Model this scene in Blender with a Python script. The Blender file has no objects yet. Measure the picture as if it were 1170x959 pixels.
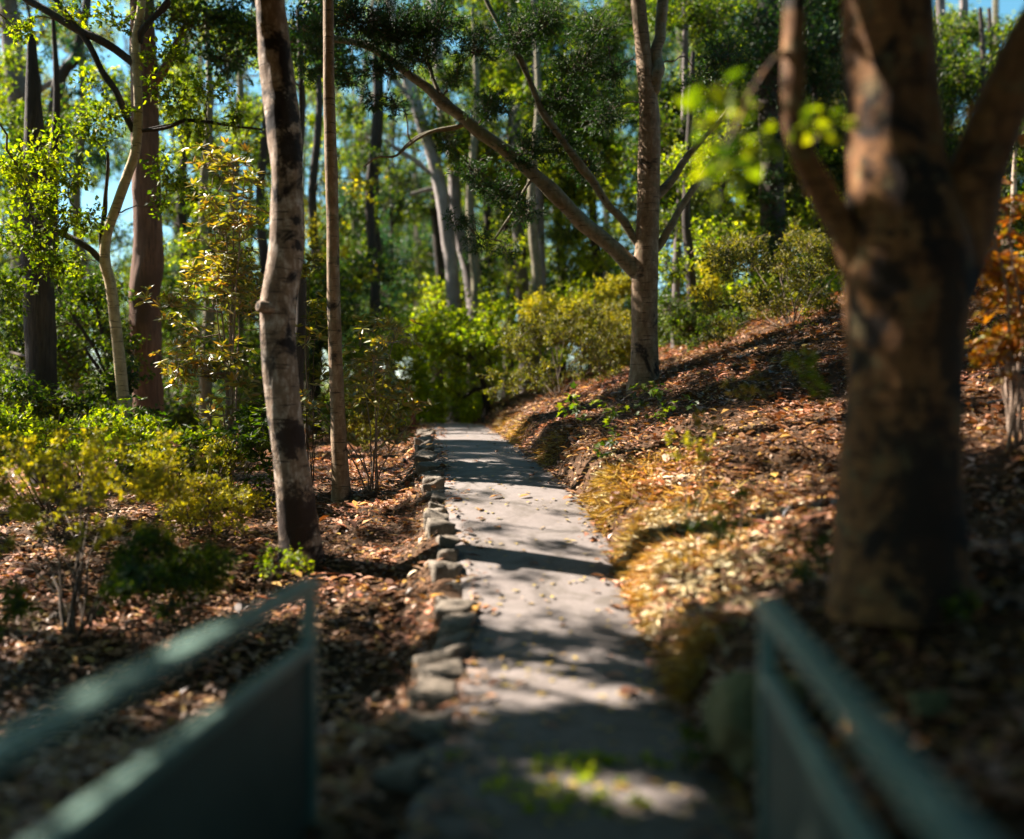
import bpy, math, random
import numpy as np

# ------------------------------------------------------------------ camera, sky, sun, exposure
sc = bpy.context.scene
COL = sc.collection
F, CX, CY, EYE = 1137.0, 585.0, 480.0, 1.6      # focal length and centre in photo pixels, eye height
cam_d = bpy.data.cameras.new('camera'); cam = bpy.data.objects.new('camera', cam_d); COL.objects.link(cam)
cam_d.sensor_fit = 'HORIZONTAL'; cam_d.sensor_width = 36; cam_d.lens = 36*F/1170
cam_d.clip_start = 0.05; cam_d.clip_end = 2000
cam.location = (0, 0, EYE); cam.rotation_euler = (math.radians(90), 0, 0)
cam_d.dof.use_dof = True; cam_d.dof.focus_distance = 12.5; cam_d.dof.aperture_fstop = 0.44
sc.camera = cam

SUN_EL, SUN_AZ = math.radians(43), math.radians(-69)       # azimuth from +Y towards +X
SUN = np.array([math.sin(SUN_AZ)*math.cos(SUN_EL), math.cos(SUN_AZ)*math.cos(SUN_EL), math.sin(SUN_EL)])
w = bpy.data.worlds.new('World'); sc.world = w; w.use_nodes = True
nt = w.node_tree; bg = nt.nodes['Background']
sky = nt.nodes.new('ShaderNodeTexSky'); sky.sky_type = 'NISHITA'; sky.sun_disc = False
sky.sun_elevation = SUN_EL; sky.sun_rotation = SUN_AZ % (2*math.pi)
sky.air_density = 1.0; sky.dust_density = 0.4; sky.ozone_density = 1.6
hs = nt.nodes.new('ShaderNodeHueSaturation'); hs.inputs['Saturation'].default_value = 1.2; hs.inputs['Hue'].default_value = .468
nt.links.new(sky.outputs[0], hs.inputs['Color']); nt.links.new(hs.outputs[0], bg.inputs[0]); bg.inputs[1].default_value = 0.05
sd = bpy.data.lights.new('sun', 'SUN'); sd.energy = 5.0; sd.angle = math.radians(0.5); sd.color = (1.0, 0.90, 0.79)
so = bpy.data.objects.new('sun', sd); COL.objects.link(so)
from mathutils import Vector
so.rotation_euler = Vector(-SUN).to_track_quat('-Z', 'Y').to_euler()
vs = sc.view_settings; vs.view_transform = 'Standard'; vs.look = 'None'; vs.exposure = 2.2; vs.gamma = 1.0
vs.use_curve_mapping = False
cy = sc.cycles
cy.max_bounces = 4; cy.diffuse_bounces = 1; cy.glossy_bounces = 2; cy.transmission_bounces = 2; cy.transparent_max_bounces = 4
cy.use_denoising = True; cy.denoiser = 'OPENIMAGEDENOISE'
cy.sample_clamp_indirect = 4.0
cy.caustics_reflective = False; cy.caustics_refractive = False

rng = np.random.default_rng(7)
random.seed(7)
PI = math.pi

# ------------------------------------------------------------------ noise and terrain
def _hash(ix, iy, s):
    h = (ix.astype(np.int64)*374761393 + iy.astype(np.int64)*668265263 + s*2147483647) & 0xffffffff
    h = ((h ^ (h >> 13))*1274126177) & 0xffffffff
    return ((h ^ (h >> 16)) & 0xffff)/65535.0
def vnoise(x, y, s=0):
    x = np.asarray(x, float); y = np.asarray(y, float)
    ix, iy = np.floor(x), np.floor(y); fx, fy = x-ix, y-iy
    fx = fx*fx*(3-2*fx); fy = fy*fy*(3-2*fy)
    a = _hash(ix, iy, s); b = _hash(ix+1, iy, s); c = _hash(ix, iy+1, s); d = _hash(ix+1, iy+1, s)
    return (a*(1-fx)+b*fx)*(1-fy)+(c*(1-fx)+d*fx)*fy - 0.5
def fbm(x, y, s=0, o=3):
    return sum(vnoise(np.asarray(x)*2**k, np.asarray(y)*2**k, s+k)*0.5**k for k in range(o))
def sm(a, b, x):
    t = np.clip((np.asarray(x, float)-a)/(b-a), 0, 1); return t*t*(3-2*t)

YT = np.arange(-60, 120, 0.1)
def table(d, v, k=9):
    t = np.interp(YT, d, v); ker = np.hanning(k+2)[1:-1]; ker /= ker.sum()
    return np.convolve(np.pad(t, k//2, mode='edge'), ker, 'valid')
_zp = table([-60, 3, 6.5, 7, 8, 9, 10, 11, 12, 14, 16, 20, 23, 26, 30, 40, 60, 120], [-.3, -.02, 0, .04, .22, .46, .68, .84, .97, 1.13, 1.25, 1.42, 1.5, 1.48, 1.25, .9, .5, -1], 13)
_xc = table([-60, 3.5, 7, 8, 9, 10, 11, 12, 14, 16, 20, 23, 26, 30, 36, 120], [-5, .28, .32, .27, .2, .07, -.07, -.2, -.45, -.66, -1.04, -1.37, -2.2, -4.6, -10, -60], 13)
_xt = table([-60, 3.5, 7, 8, 9, 10, 11, 12, 14, 16, 20, 23, 26, 120], [-2, .28, .32, .27, .2, .07, -.07, -.2, -.45, -.66, -1.04, -1.37, -1.8, -1.8], 13)
_hw = table([-60, 4, 5.5, 7, 8, 9, 10, 11, 12, 14, 23, 120], [.7, .66, .63, .615, .63, .66, .69, .69, .66, .62, .6, .6], 9)
ip = lambda t, y: np.interp(y, YT, t)

def H(x, y, bumps=True):
    x = np.asarray(x, float); y = np.asarray(y, float)
    z0 = ip(_zp, y); c = ip(_xt, y); h = ip(_hw, y)
    sr = np.maximum(x-c-h, 0); sl = np.maximum(c-h-x, 0)
    slope = 0.26 + 0.08*sm(10, 14, y) - .1*sm(26, 40, y)
    cut = (.26 + .16*fbm(y*1.3, x*.4, 5))*sm(0, .30 + .1*vnoise(y*2, 0*x, 9), sr)
    cut = cut*(1 - .75*sm(5.5, 4.0, y))
    rise = slope*np.where(sr < 7, sr, 7+(sr-7)*.35)
    rise = np.where(sr > 40, slope*(7+33*.35), rise)
    left = -.27*sm(.12, .62, sl)*sm(4.6, 6.2, y)*(1-sm(22, 26, y)) - .055*np.minimum(sl, 5) - .14*np.clip(sl-5, 0, 30)
    z = z0 + cut + rise + left
    off = sm(0, .25, sr+sl)
    z = z - .035*(1-off)
    z = z + .22*np.exp(-(((x-2.05)/.85)**2+((y-5.2)/.9)**2))
    if bumps:
        z = z + off*(.10*fbm(x*.9, y*.9, 11) + .05*fbm(x*3.1, y*3.1, 12))
    return z

def W(px, py, d):
    return np.array([(px-CX)/F*d, d, EYE-(py-CY)/F*d])
def proj(p):
    p = np.asarray(p, float)
    d = np.where(np.abs(p[..., 1]) < 1e-6, 1e-6, p[..., 1])
    return CX + p[..., 0]/d*F, CY - (p[..., 2]-EYE)/d*F
def ground_at(px, d):
    x = (px-CX)/F*d
    return np.array([x, d, float(H(x, d))])

# ------------------------------------------------------------------ mesh building
class MB:
    def __init__(s): s.V = []; s.Fs = []; s.n = 0
    def add(s, V, Fc, mat=0):
        V = np.asarray(V, float).reshape(-1, 3); Fc = np.asarray(Fc, int)
        if len(V) == 0 or len(Fc) == 0: return
        s.V.append(V); s.Fs.append((Fc+s.n, mat)); s.n += len(V)
    def build(s, name, mats, parent=None, base=(0, 0, 0), smooth=True):
        V = np.concatenate(s.V) - np.asarray(base, float)
        loops = np.concatenate([f.ravel() for f, _ in s.Fs])
        tot = np.concatenate([np.full(len(f), f.shape[1]) for f, _ in s.Fs])
        mi = np.concatenate([np.full(len(f), m) for f, m in s.Fs])
        start = np.concatenate([[0], np.cumsum(tot)[:-1]])
        me = bpy.data.meshes.new(name)
        me.vertices.add(len(V)); me.vertices.foreach_set('co', V.astype(np.float32).ravel())
        me.loops.add(len(loops)); me.loops.foreach_set('vertex_index', loops.astype(np.int32))
        me.polygons.add(len(tot)); me.polygons.foreach_set('loop_start', start.astype(np.int32))
        me.update(calc_edges=True)
        if not isinstance(mats, (list, tuple)): mats = [mats]
        for m in mats: me.materials.append(m)
        me.polygons.foreach_set('material_index', mi.astype(np.int32))
        me.polygons.foreach_set('use_smooth', np.full(len(tot), smooth, bool))
        me.validate()
        o = bpy.data.objects.new(name, me); COL.objects.link(o)
        if parent is not None: o.parent = parent
        else: o.location = base
        return o
def props(o, label=None, cat=None, group=None, kind=None):
    for k, v in (('label', label), ('category', cat), ('group', group), ('kind', kind)):
        if v: o[k] = v
    return o
def thing(name, label, cat, loc, group=None):
    o = bpy.data.objects.new(name, None); COL.objects.link(o); o.location = loc; o.empty_display_size = .2
    return props(o, label, cat, group)

def catmull(P, n):
    P = np.asarray(P, float)
    if len(P) < 3:
        t = np.linspace(0, 1, n)[:, None]; return P[0]*(1-t)+P[-1]*t
    Q = np.vstack([2*P[0]-P[1], P, 2*P[-1]-P[-2]])
    seg = np.linspace(0, len(P)-1-1e-6, n); i = seg.astype(int); t = (seg-i)[:, None]
    a, b, c, d = Q[i], Q[i+1], Q[i+2], Q[i+3]
    return .5*((2*b)+(c-a)*t+(2*a-5*b+4*c-d)*t**2+(3*b-a-3*c+d)*t**3)
def tube(P, R, seg=10, cap=True, rough=0.0, seed=0, bumps=()):
    P = np.asarray(P, float); R = np.asarray(R, float); n = len(P)
    T = np.gradient(P, axis=0); T /= np.linalg.norm(T, axis=1)[:, None]+1e-9
    up = np.array([0, 1, 0.]) if abs(T[0][1]) < .9 else np.array([1., 0, 0])
    U = np.zeros_like(P); u = up-T[0]*np.dot(up, T[0]); U[0] = u/np.linalg.norm(u)
    for i in range(1, n):
        u = U[i-1]-T[i]*np.dot(U[i-1], T[i]); U[i] = u/(np.linalg.norm(u)+1e-9)
    B = np.cross(T, U)
    a = np.linspace(0, 2*PI, seg, endpoint=False)
    rr = np.repeat(R[:, None], seg, 1)
    if rough:
        L = np.concatenate([[0], np.cumsum(np.linalg.norm(np.diff(P, axis=0), axis=1))])
        xx = np.cos(a)[None, :]*1.3+0*L[:, None]; zz = np.sin(a)[None, :]*1.3+L[:, None]*1.6
        rr = rr*(1+rough*2*fbm(xx+seed*3.7, zz, seed)+rough*.8*fbm(xx*3+seed, zz*2.5, seed+5))
    V = P[:, None, :]+rr[..., None]*(np.cos(a)[None, :, None]*U[:, None, :]+np.sin(a)[None, :, None]*B[:, None, :])
    V = V.reshape(-1, 3)
    for (bp, br, amp) in bumps:
        c = np.asarray(bp, float); d2 = ((V-c)**2).sum(1)
        ctr = P[np.argmin(((P-c)**2).sum(1))]
        dirv = V-ctr; dirv /= np.linalg.norm(dirv, axis=1)[:, None]+1e-9
        V = V+dirv*(amp*np.exp(-d2/(br*br)))[:, None]
    i = np.arange(n-1)[:, None]*seg; j = np.arange(seg)[None, :]; j2 = (j+1) % seg
    Fq = np.stack([i+j, i+j2, i+seg+j2, i+seg+j], -1).reshape(-1, 4)
    return V, Fq
def add_tube(mb, P, R, seg=10, mat=0, **k):
    V, Fq = tube(P, R, seg, **k); n0 = mb.n
    mb.add(V, Fq, mat)
    c = len(V)
    # end caps
    mb.add(np.vstack([V[-seg:], [np.mean(V[-seg:], 0)]]), [[q, (q+1) % seg, seg] for q in range(seg)], mat)
def norm(a): return a/(np.linalg.norm(a, axis=-1, keepdims=True)+1e-9)
def rdir(n): return norm(rng.normal(size=(n, 3)))

SHAPES = {
 'kite': np.array([[0, 0], [.42, .5], [1, 0], [.42, -.5]]),
 'oval': np.array([[0, 0], [.25, .42], [.65, .45], [1, 0], [.65, -.45], [.25, -.42]]),
 'lobed': np.array([[0, 0], [.02, .35], [.30, .22], [.45, .62], [.58, .20], [1, 0], [.58, -.20], [.45, -.62], [.30, -.22], [.02, -.35]]),
}
def add_leaves(mb, P, D, L, wr=.5, shape='kite', mat=0, flat=0.0, fold=.12):
    P = np.asarray(P); n = len(P)
    if n == 0: return
    D = norm(D); N = rdir(n)
    if flat: N = norm(N*(1-flat)+np.array([0, 0, flat*1.6]))
    S = norm(np.cross(D, N)); N = np.cross(S, D)
    L = np.asarray(L)*np.ones(n)
    sh = SHAPES[shape]; k = len(sh)
    V = P[:, None]+D[:, None]*(sh[:, 0][None, :, None]*L[:, None, None])+S[:, None]*(sh[:, 1][None, :, None]*(L*wr)[:, None, None]*1.0)
    V = V+N[:, None]*((np.abs(sh[:, 1])*fold*2-.18*sh[:, 0]**2)[None, :, None]*(L*wr)[:, None, None])
    mb.add(V.reshape(-1, 3), np.arange(n*k).reshape(n, k), mat)
def add_twigs(mb, A, B, ra, rb, mat=1, sag=.1):
    n = len(A)
    if n == 0: return
    ln = np.linalg.norm(B-A, axis=1)[:, None]
    M = (A+B)/2+rng.normal(size=(n, 3))*ln*.08+np.array([0, 0, 1.])*ln*sag
    D = norm(B-A); U = norm(np.cross(D, rdir(n))); Vv = np.cross(D, U)
    ring = []
    for Q, r in ((A, ra), (M, (ra+rb)/2), (B, rb)):
        for k in range(3):
            a = 2*PI*k/3; ring.append(Q+(U*math.cos(a)+Vv*math.sin(a))*r)
    V = np.stack(ring, 1).reshape(-1, 3)
    b = np.arange(n)[:, None]*9; f = []
    for l in (0, 3):
        for k in range(3): f.append(np.stack([b[:, 0]+l+k, b[:, 0]+l+(k+1) % 3, b[:, 0]+l+3+(k+1) % 3, b[:, 0]+l+3+k], 1))
    mb.add(V, np.concatenate(f), mat)

# foliage styles: leaf length, width ratio, shape, leaves per twig, droop, flatness
ST = dict(
 broad=dict(L=.085, wr=.62, shape='kite', per=12, droop=.25, flat=.45, spread=.35),
 big=dict(L=.12, wr=.62, shape='oval', per=9, droop=.35, flat=.5, spread=.4),
 maple=dict(L=.11, wr=.9, shape='lobed', per=7, droop=.3, flat=.75, spread=.35),
 euc=dict(L=.16, wr=.20, shape='kite', per=14, droop=.9, flat=0, spread=.35),
 fine=dict(L=.085, wr=.20, shape='kite', per=22, droop=.15, flat=0, spread=.22),
 small=dict(L=.045, wr=.5, shape='kite', per=14, droop=.0, flat=.3, spread=.12),
 whorl=dict(L=.13, wr=.30, shape='oval', per=9, droop=0, flat=.2, spread=0),
 far=dict(L=.30, wr=.45, shape='kite', per=14, droop=.5, flat=.1, spread=.9),
)
DENS = 2.4
def clump(mb, c, r, style, cover=1.0, squash=.7, scale=1.0, hub=None, lmat=0):
    s = ST[style]; L0 = s['L']*scale
    area = L0*L0*s['wr']*.5
    n = int(max(8, DENS*cover*PI*r*r*squash/area)); nt_ = max(2, n//s['per'])
    d = rdir(nt_); rad = r*rng.uniform(.35, 1.25, nt_)**.8
    E = c+d*rad[:, None]*np.array([1, 1, squash])
    if hub is None: hub = c-np.array([0, 0, r*.3])
    A = hub+(E-hub)*rng.uniform(.05, .45, nt_)[:, None]+rng.normal(size=(nt_, 3))*r*.08
    add_twigs(mb, A, E, .004+.006*r, .0022)
    per = s['per']; td = norm(E-A)
    if style == 'whorl':
        idx = np.repeat(np.arange(nt_), per); k = np.tile(np.arange(per), nt_)
        ax = norm(td*.5+np.array([0, 0, .7])); u = norm(np.cross(ax, np.array([1., .3, .1]))); v = np.cross(ax, u)
        an = k/per*2*PI+rng.uniform(0, 6, nt_)[idx]
        D = u[idx]*np.cos(an)[:, None]+v[idx]*np.sin(an)[:, None]+ax[idx]*rng.uniform(-.25, .75, nt_)[idx][:, None]+rng.normal(size=(len(idx), 3))*.12
        P = E[idx]+rng.normal(size=(len(idx), 3))*.006
        Ls = L0*rng.uniform(.7, 1.15, nt_)[idx]
        add_leaves(mb, P, D, Ls, s['wr'], s['shape'], lmat, flat=.4)
        return
    idx = np.repeat(np.arange(nt_), per); t = rng.uniform(.25, 1.05, len(idx))[:, None]
    P = A[idx]+(E-A)[idx]*t+rng.normal(size=(len(idx), 3))*s['spread']*.12*scale
    D = td[idx]*.5+rng.normal(size=(len(idx), 3))*.75+np.array([0, 0, -1.])*s['droop']*1.6
    add_leaves(mb, P, D, L0*rng.uniform(.65, 1.25, len(idx)), s['wr'], s['shape'], lmat, flat=s['flat'])

# ------------------------------------------------------------------ materials
def new_mat(name):
    m = bpy.data.materials.new(name); m.use_nodes = True; t = m.node_tree
    for n_ in list(t.nodes): t.nodes.remove(n_)
    out = t.nodes.new('ShaderNodeOutputMaterial'); return m, t, out
def N(t, typ, ins=None, **kw):
    n_ = t.nodes.new(typ)
    for k, v in kw.items(): setattr(n_, k, v)
    for k, v in (ins or {}).items():
        if hasattr(v, 'links') or isinstance(v, bpy.types.NodeSocket): t.links.new(v, n_.inputs[k])
        else: n_.inputs[k].default_value = v
    return n_
def ramp(t, fac, stops, interp='LINEAR'):
    n_ = t.nodes.new('ShaderNodeValToRGB'); cr = n_.color_ramp; cr.interpolation = interp
    while len(cr.elements) < len(stops): cr.elements.new(.5)
    for e, (p, c) in zip(cr.elements, stops):
        e.position = p; e.color = (*c, 1) if len(c) == 3 else c
    t.links.new(fac, n_.inputs[0]); return n_.outputs[0]
def mixc(t, f, a, b, mode='MIX'):
    n_ = t.nodes.new('ShaderNodeMix'); n_.data_type = 'RGBA'; n_.blend_type = mode
    for s_, v in ((n_.inputs[0], f), (n_.inputs[6], a), (n_.inputs[7], b)):
        if isinstance(v, bpy.types.NodeSocket): t.links.new(v, s_)
        else: s_.default_value = v if isinstance(v, (int, float)) else (*v, 1)
    return n_.outputs[2]
def noise(t, vec, scale, detail=4, rough=.55, dist=0):
    n_ = N(t, 'ShaderNodeTexNoise', {'Scale': scale, 'Detail': detail, 'Roughness': rough, 'Distortion': dist})
    t.links.new(vec, n_.inputs['Vector']); return n_.outputs[0]
def pos(t): return t.nodes.new('ShaderNodeNewGeometry').outputs['Position']
def scaled(t, v, s):
    m = N(t, 'ShaderNodeMapping'); t.links.new(v, m.inputs[0]); m.inputs['Scale'].default_value = s; return m.outputs[0]

def leaf_mat(name, cols, trans=.58, tcol=(1.2, 1.3, .30), gloss=.025, patch=None):
    m, t, out = new_mat(name)
    g = t.nodes.new('ShaderNodeNewGeometry')
    k = len(cols)
    c = ramp(t, g.outputs['Random Per Island'], [(i/(k-1) if k > 1 else 0, q) for i, q in enumerate(cols)])
    # slow drift of hue over the whole plant
    nz = noise(t, g.outputs['Position'], .9, 2)
    hv = N(t, 'ShaderNodeHueSaturation', {'Color': c, 'Saturation': 1.0})
    vmap = N(t, 'ShaderNodeMapRange', {0: nz, 1: .3, 2: .7, 3: .65, 4: 1.35}); t.links.new(vmap.outputs[0], hv.inputs['Value'])
    hmap = N(t, 'ShaderNodeMapRange', {0: nz, 1: .3, 2: .7, 3: .515, 4: .485}); t.links.new(hmap.outputs[0], hv.inputs['Hue'])
    tc = mixc(t, 1.0, hv.outputs[0], tcol, 'MULTIPLY')
    d = N(t, 'ShaderNodeBsdfDiffuse', {'Color': hv.outputs[0]}); tr = N(t, 'ShaderNodeBsdfTranslucent', {'Color': tc})
    mx = N(t, 'ShaderNodeMixShader', {0: trans, 1: d.outputs[0], 2: tr.outputs[0]})
    gl = N(t, 'ShaderNodeBsdfGlossy', {'Color': (1, 1, 1, 1), 'Roughness': .5})
    m2 = N(t, 'ShaderNodeMixShader', {0: gloss, 1: mx.outputs[0], 2: gl.outputs[0]})
    t.links.new(m2.outputs[0], out.inputs[0]); return m

def bark_mat(name, base, dark, kind='smooth', patch=.5, masks=(), tint=None, bump=.4, rough=.8, lichen=None):
    """smooth: pale skin with cross bands and black patches; fibrous: long vertical ridges"""
    m, t, out = new_mat(name); p = pos(t)
    if kind == 'fibrous':
        st = scaled(t, p, (9, 9, .9)); n1 = noise(t, st, 3.0, 6, .65, .4)
        n2 = noise(t, p, 1.1, 3)
        c = ramp(t, n1, [(.30, dark), (.52, base), (.75, tuple(min(1, q*1.5) for q in base))])
        c = mixc(t, ramp(t, n2, [(.4, (0, 0, 0)), (.65, (1, 1, 1))]), c, tuple(q*.55 for q in base), 'MIX')
        bsrc = n1
    else:
        n2 = noise(t, p, 2.3, 5, .6, .6); n3 = noise(t, scaled(t, p, (1.6, 1.6, 14)), 2.4, 5, .6, .2); n4 = noise(t, scaled(t, p, (1, 1, .5)), 14, 5, .7)
        c = ramp(t, n4, [(.3, tuple(q*.55 for q in base)), (.5, base), (.72, tint or tuple(min(1, q*1.25) for q in base))])
        c = mixc(t, ramp(t, n3, [(.36, (1, 1, 1)), (.43, (0, 0, 0))]), c, tuple(q*.35 for q in base))
        c = mixc(t, ramp(t, n2, [(patch, (0, 0, 0)), (patch+.07, (1, 1, 1))]), c, dark)
        bsrc = n4
    if lichen:
        nl = noise(t, p, 6, 4, .7); c = mixc(t, ramp(t, nl, [(.55, (0, 0, 0)), (.68, (.8, .8, .8))]), c, lichen)
    nw = noise(t, p, 11, 6, .75)
    for (cpt, rad, col) in masks:                   # scars and other dark patches on the bark
        sub = N(t, 'ShaderNodeVectorMath', operation='SUBTRACT'); t.links.new(p, sub.inputs[0]); sub.inputs[1].default_value = cpt
        if isinstance(rad, tuple):
            dv = N(t, 'ShaderNodeVectorMath', operation='DIVIDE'); t.links.new(sub.outputs[0], dv.inputs[0]); dv.inputs[1].default_value = rad
        else:
            dv = N(t, 'ShaderNodeVectorMath', operation='DIVIDE'); t.links.new(sub.outputs[0], dv.inputs[0]); dv.inputs[1].default_value = (rad,)*3
        ln = N(t, 'ShaderNodeVectorMath', operation='LENGTH'); t.links.new(dv.outputs[0], ln.inputs[0])
        ad = N(t, 'ShaderNodeMath', operation='MULTIPLY_ADD'); t.links.new(nw, ad.inputs[0]); ad.inputs[1].default_value = 3.0; t.links.new(ln.outputs[1], ad.inputs[2])
        c = mixc(t, ramp(t, ad.outputs[0], [(0, (1, 1, 1)), (.999, (0, 0, 0))]) if False else N(t, 'ShaderNodeMapRange', {0: ad.outputs[0], 1: 2.2, 2: 2.5, 3: .93, 4: 0}).outputs[0], c, col)
    b = N(t, 'ShaderNodeBump', {'Strength': bump, 'Distance': .03, 'Height': bsrc})
    bs = N(t, 'ShaderNodeBsdfPrincipled', {'Base Color': c, 'Roughness': rough, 'Normal': b.outputs[0]})
    bs.inputs['Specular IOR Level'].default_value = .25
    t.links.new(bs.outputs[0], out.inputs[0]); return m
def plain(name, c1, c2, scale=8, rough=.8, bump=.3, metal=0, spec=.3, detail=6, dist=.02, stretch=(1, 1, 1)):
    m, t, out = new_mat(name); p = scaled(t, pos(t), stretch); n1 = noise(t, p, scale, detail, .65); n2 = noise(t, p, scale*7, 4, .6)
    c = ramp(t, n1, [(.32, c1), (.68, c2)]); c = mixc(t, .35, c, ramp(t, n2, [(.3, tuple(q*.6 for q in c1)), (.7, tuple(min(1, q*1.2) for q in c2))]))
    b = N(t, 'ShaderNodeBump', {'Strength': bump, 'Distance': dist, 'Height': n2})
    bs = N(t, 'ShaderNodeBsdfPrincipled', {'Base Color': c, 'Roughness': rough, 'Metallic': metal, 'Normal': b.outputs[0]})
    bs.inputs['Specular IOR Level'].default_value = spec
    t.links.new(bs.outputs[0], out.inputs[0]); return m

M = dict(
 sun_straw=leaf_mat('sun_straw', [(.45, .33, .16), (.70, .58, .36), (.62, .44, .18), (.74, .66, .48)], trans=.1, tcol=(1.1, 1, .7), gloss=.05),
 bright=leaf_mat('leaf_bright', [(.12, .19, .005), (.34, .42, .010), (.55, .52, .015)]),
 lime=leaf_mat('leaf_lime', [(.03, .065, .003), (.17, .235, .006), (.38, .38, .012)]),
 green=leaf_mat('leaf_green', [(.010, .028, .003), (.05, .095, .004), (.19, .22, .008)]),
 dark=leaf_mat('leaf_dark', [(.010, .032, .010), (.022, .060, .014), (.045, .09, .018)], trans=.35),
 blue=leaf_mat('leaf_euc', [(.010, .055, .030), (.03, .11, .035), (.15, .20, .02)], gloss=.03, trans=.5, tcol=(1.1, 1.2, .7)),
 olive=leaf_mat('leaf_olive', [(.04, .05, .006), (.12, .12, .010), (.28, .22, .02)], trans=.45),
 yellow=leaf_mat('leaf_yellow', [(.15, .17, .010), (.34, .33, .012), (.52, .44, .02)], trans=.5, tcol=(1.2, 1.1, .4)),
 rhodo=leaf_mat('leaf_rhodo', [(.07, .11, .008), (.18, .21, .012), (.36, .32, .02), (.30, .15, .02)], trans=.45, tcol=(1.2, 1.05, .4), gloss=.1),
 orange=leaf_mat('leaf_orange', [(.12, .05, .006), (.32, .12, .012), (.42, .24, .015), (.20, .22, .015)], trans=.5, tcol=(1.3, .9, .35)),
 litter=leaf_mat('litter_leaf', [(.08, .030, .014), (.26, .10, .035), (.46, .20, .09), (.56, .34, .22), (.15, .055, .022), (.50, .28, .04), (.30, .09, .03)], trans=.12, tcol=(1.2, .9, .5), gloss=.10),
 fallen=leaf_mat('fallen_leaf', [(.30, .17, .03), (.5, .36, .05), (.45, .28, .12)], trans=.1, gloss=.08),
 thatch=leaf_mat('bank_thatch', [(.16, .08, .012), (.42, .25, .05), (.62, .46, .14), (.12, .05, .015), (.54, .35, .07)], trans=.3, tcol=(1.2, 1, .4)),
 twig=plain('twig', (.05, .033, .022), (.13, .09, .06), 20),
 paletwig=plain('pale_twig', (.16, .11, .08), (.32, .23, .17), 20),
)
M['bark_pale'] = bark_mat('bark_pale', (.42, .32, .24), (.018, .013, .012), patch=.64, tint=(.58, .50, .42))
M['bark_mid'] = bark_mat('bark_mid', (.22, .145, .085), (.025, .018, .014), patch=.60, tint=(.38, .29, .20), lichen=(.15, .13, .07))
M['bark_limb'] = bark_mat('bark_limb', (.19, .16, .10), (.03, .024, .018), patch=.66, tint=(.26, .23, .17), lichen=(.15, .16, .09))
M['bark_red'] = bark_mat('bark_red', (.20, .105, .065), (.06, .03, .02), 'fibrous', bump=.7)
M['bark_grey'] = bark_mat('bark_grey', (.20, .165, .15), (.11, .09, .09), 'fibrous', bump=.5)
M['bark_gum'] = bark_mat('bark_gum', (.36, .31, .29), (.14, .11, .10), 'fibrous', bump=.4)
M['bark_dark'] = bark_mat('bark_dark', (.06, .045, .035), (.015, .012, .010), 'fibrous', bump=.8)
M['bark_cream'] = bark_mat('bark_cream', (.44, .34, .20), (.12, .09, .06), patch=.72, tint=(.52, .42, .26))

# ------------------------------------------------------------------ setting: ground and path
def ground_material():
    m, t, out = new_mat('forest_floor'); p = pos(t)
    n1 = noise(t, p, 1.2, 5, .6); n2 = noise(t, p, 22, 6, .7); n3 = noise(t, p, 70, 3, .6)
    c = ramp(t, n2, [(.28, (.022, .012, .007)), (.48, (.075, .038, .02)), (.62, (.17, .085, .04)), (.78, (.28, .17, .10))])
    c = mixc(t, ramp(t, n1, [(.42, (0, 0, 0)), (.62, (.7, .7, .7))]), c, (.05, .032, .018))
    b = N(t, 'ShaderNodeBump', {'Strength': .8, 'Distance': .03, 'Height': n2})
    bs = N(t, 'ShaderNodeBsdfPrincipled', {'Base Color': c, 'Roughness': .9, 'Normal': b.outputs[0]}); bs.inputs['Specular IOR Level'].default_value = .15
    t.links.new(bs.outputs[0], out.inputs[0]); return m
def grid_mesh(xs, ys, zf):
    X, Y = np.meshgrid(xs, ys); Z = zf(X, Y)
    V = np.stack([X, Y, Z], -1).reshape(-1, 3); nx = len(xs)
    i = np.arange(len(ys)-1)[:, None]*nx; j = np.arange(nx-1)[None, :]
    return V, np.stack([i+j, i+j+1, i+nx+j+1, i+nx+j], -1).reshape(-1, 4)
def widen(a, b, lo, hi, k):
    left = a-np.geomspace(.1, a-lo, k)[::-1]; right = b+np.geomspace(.1, hi-b, k)
    return left, right
l_, r_ = widen(-8, 10, -700, 700, 40); xs = np.concatenate([l_, np.arange(-8, 10, .06), r_])
l2, r2 = widen(2, 26, -300, 900, 45); ys = np.concatenate([l2, np.arange(2, 26, .06), r2])
mb = MB(); mb.add(*grid_mesh(xs, ys, H)); props(mb.build('ground', ground_material()), kind='structure')

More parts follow.
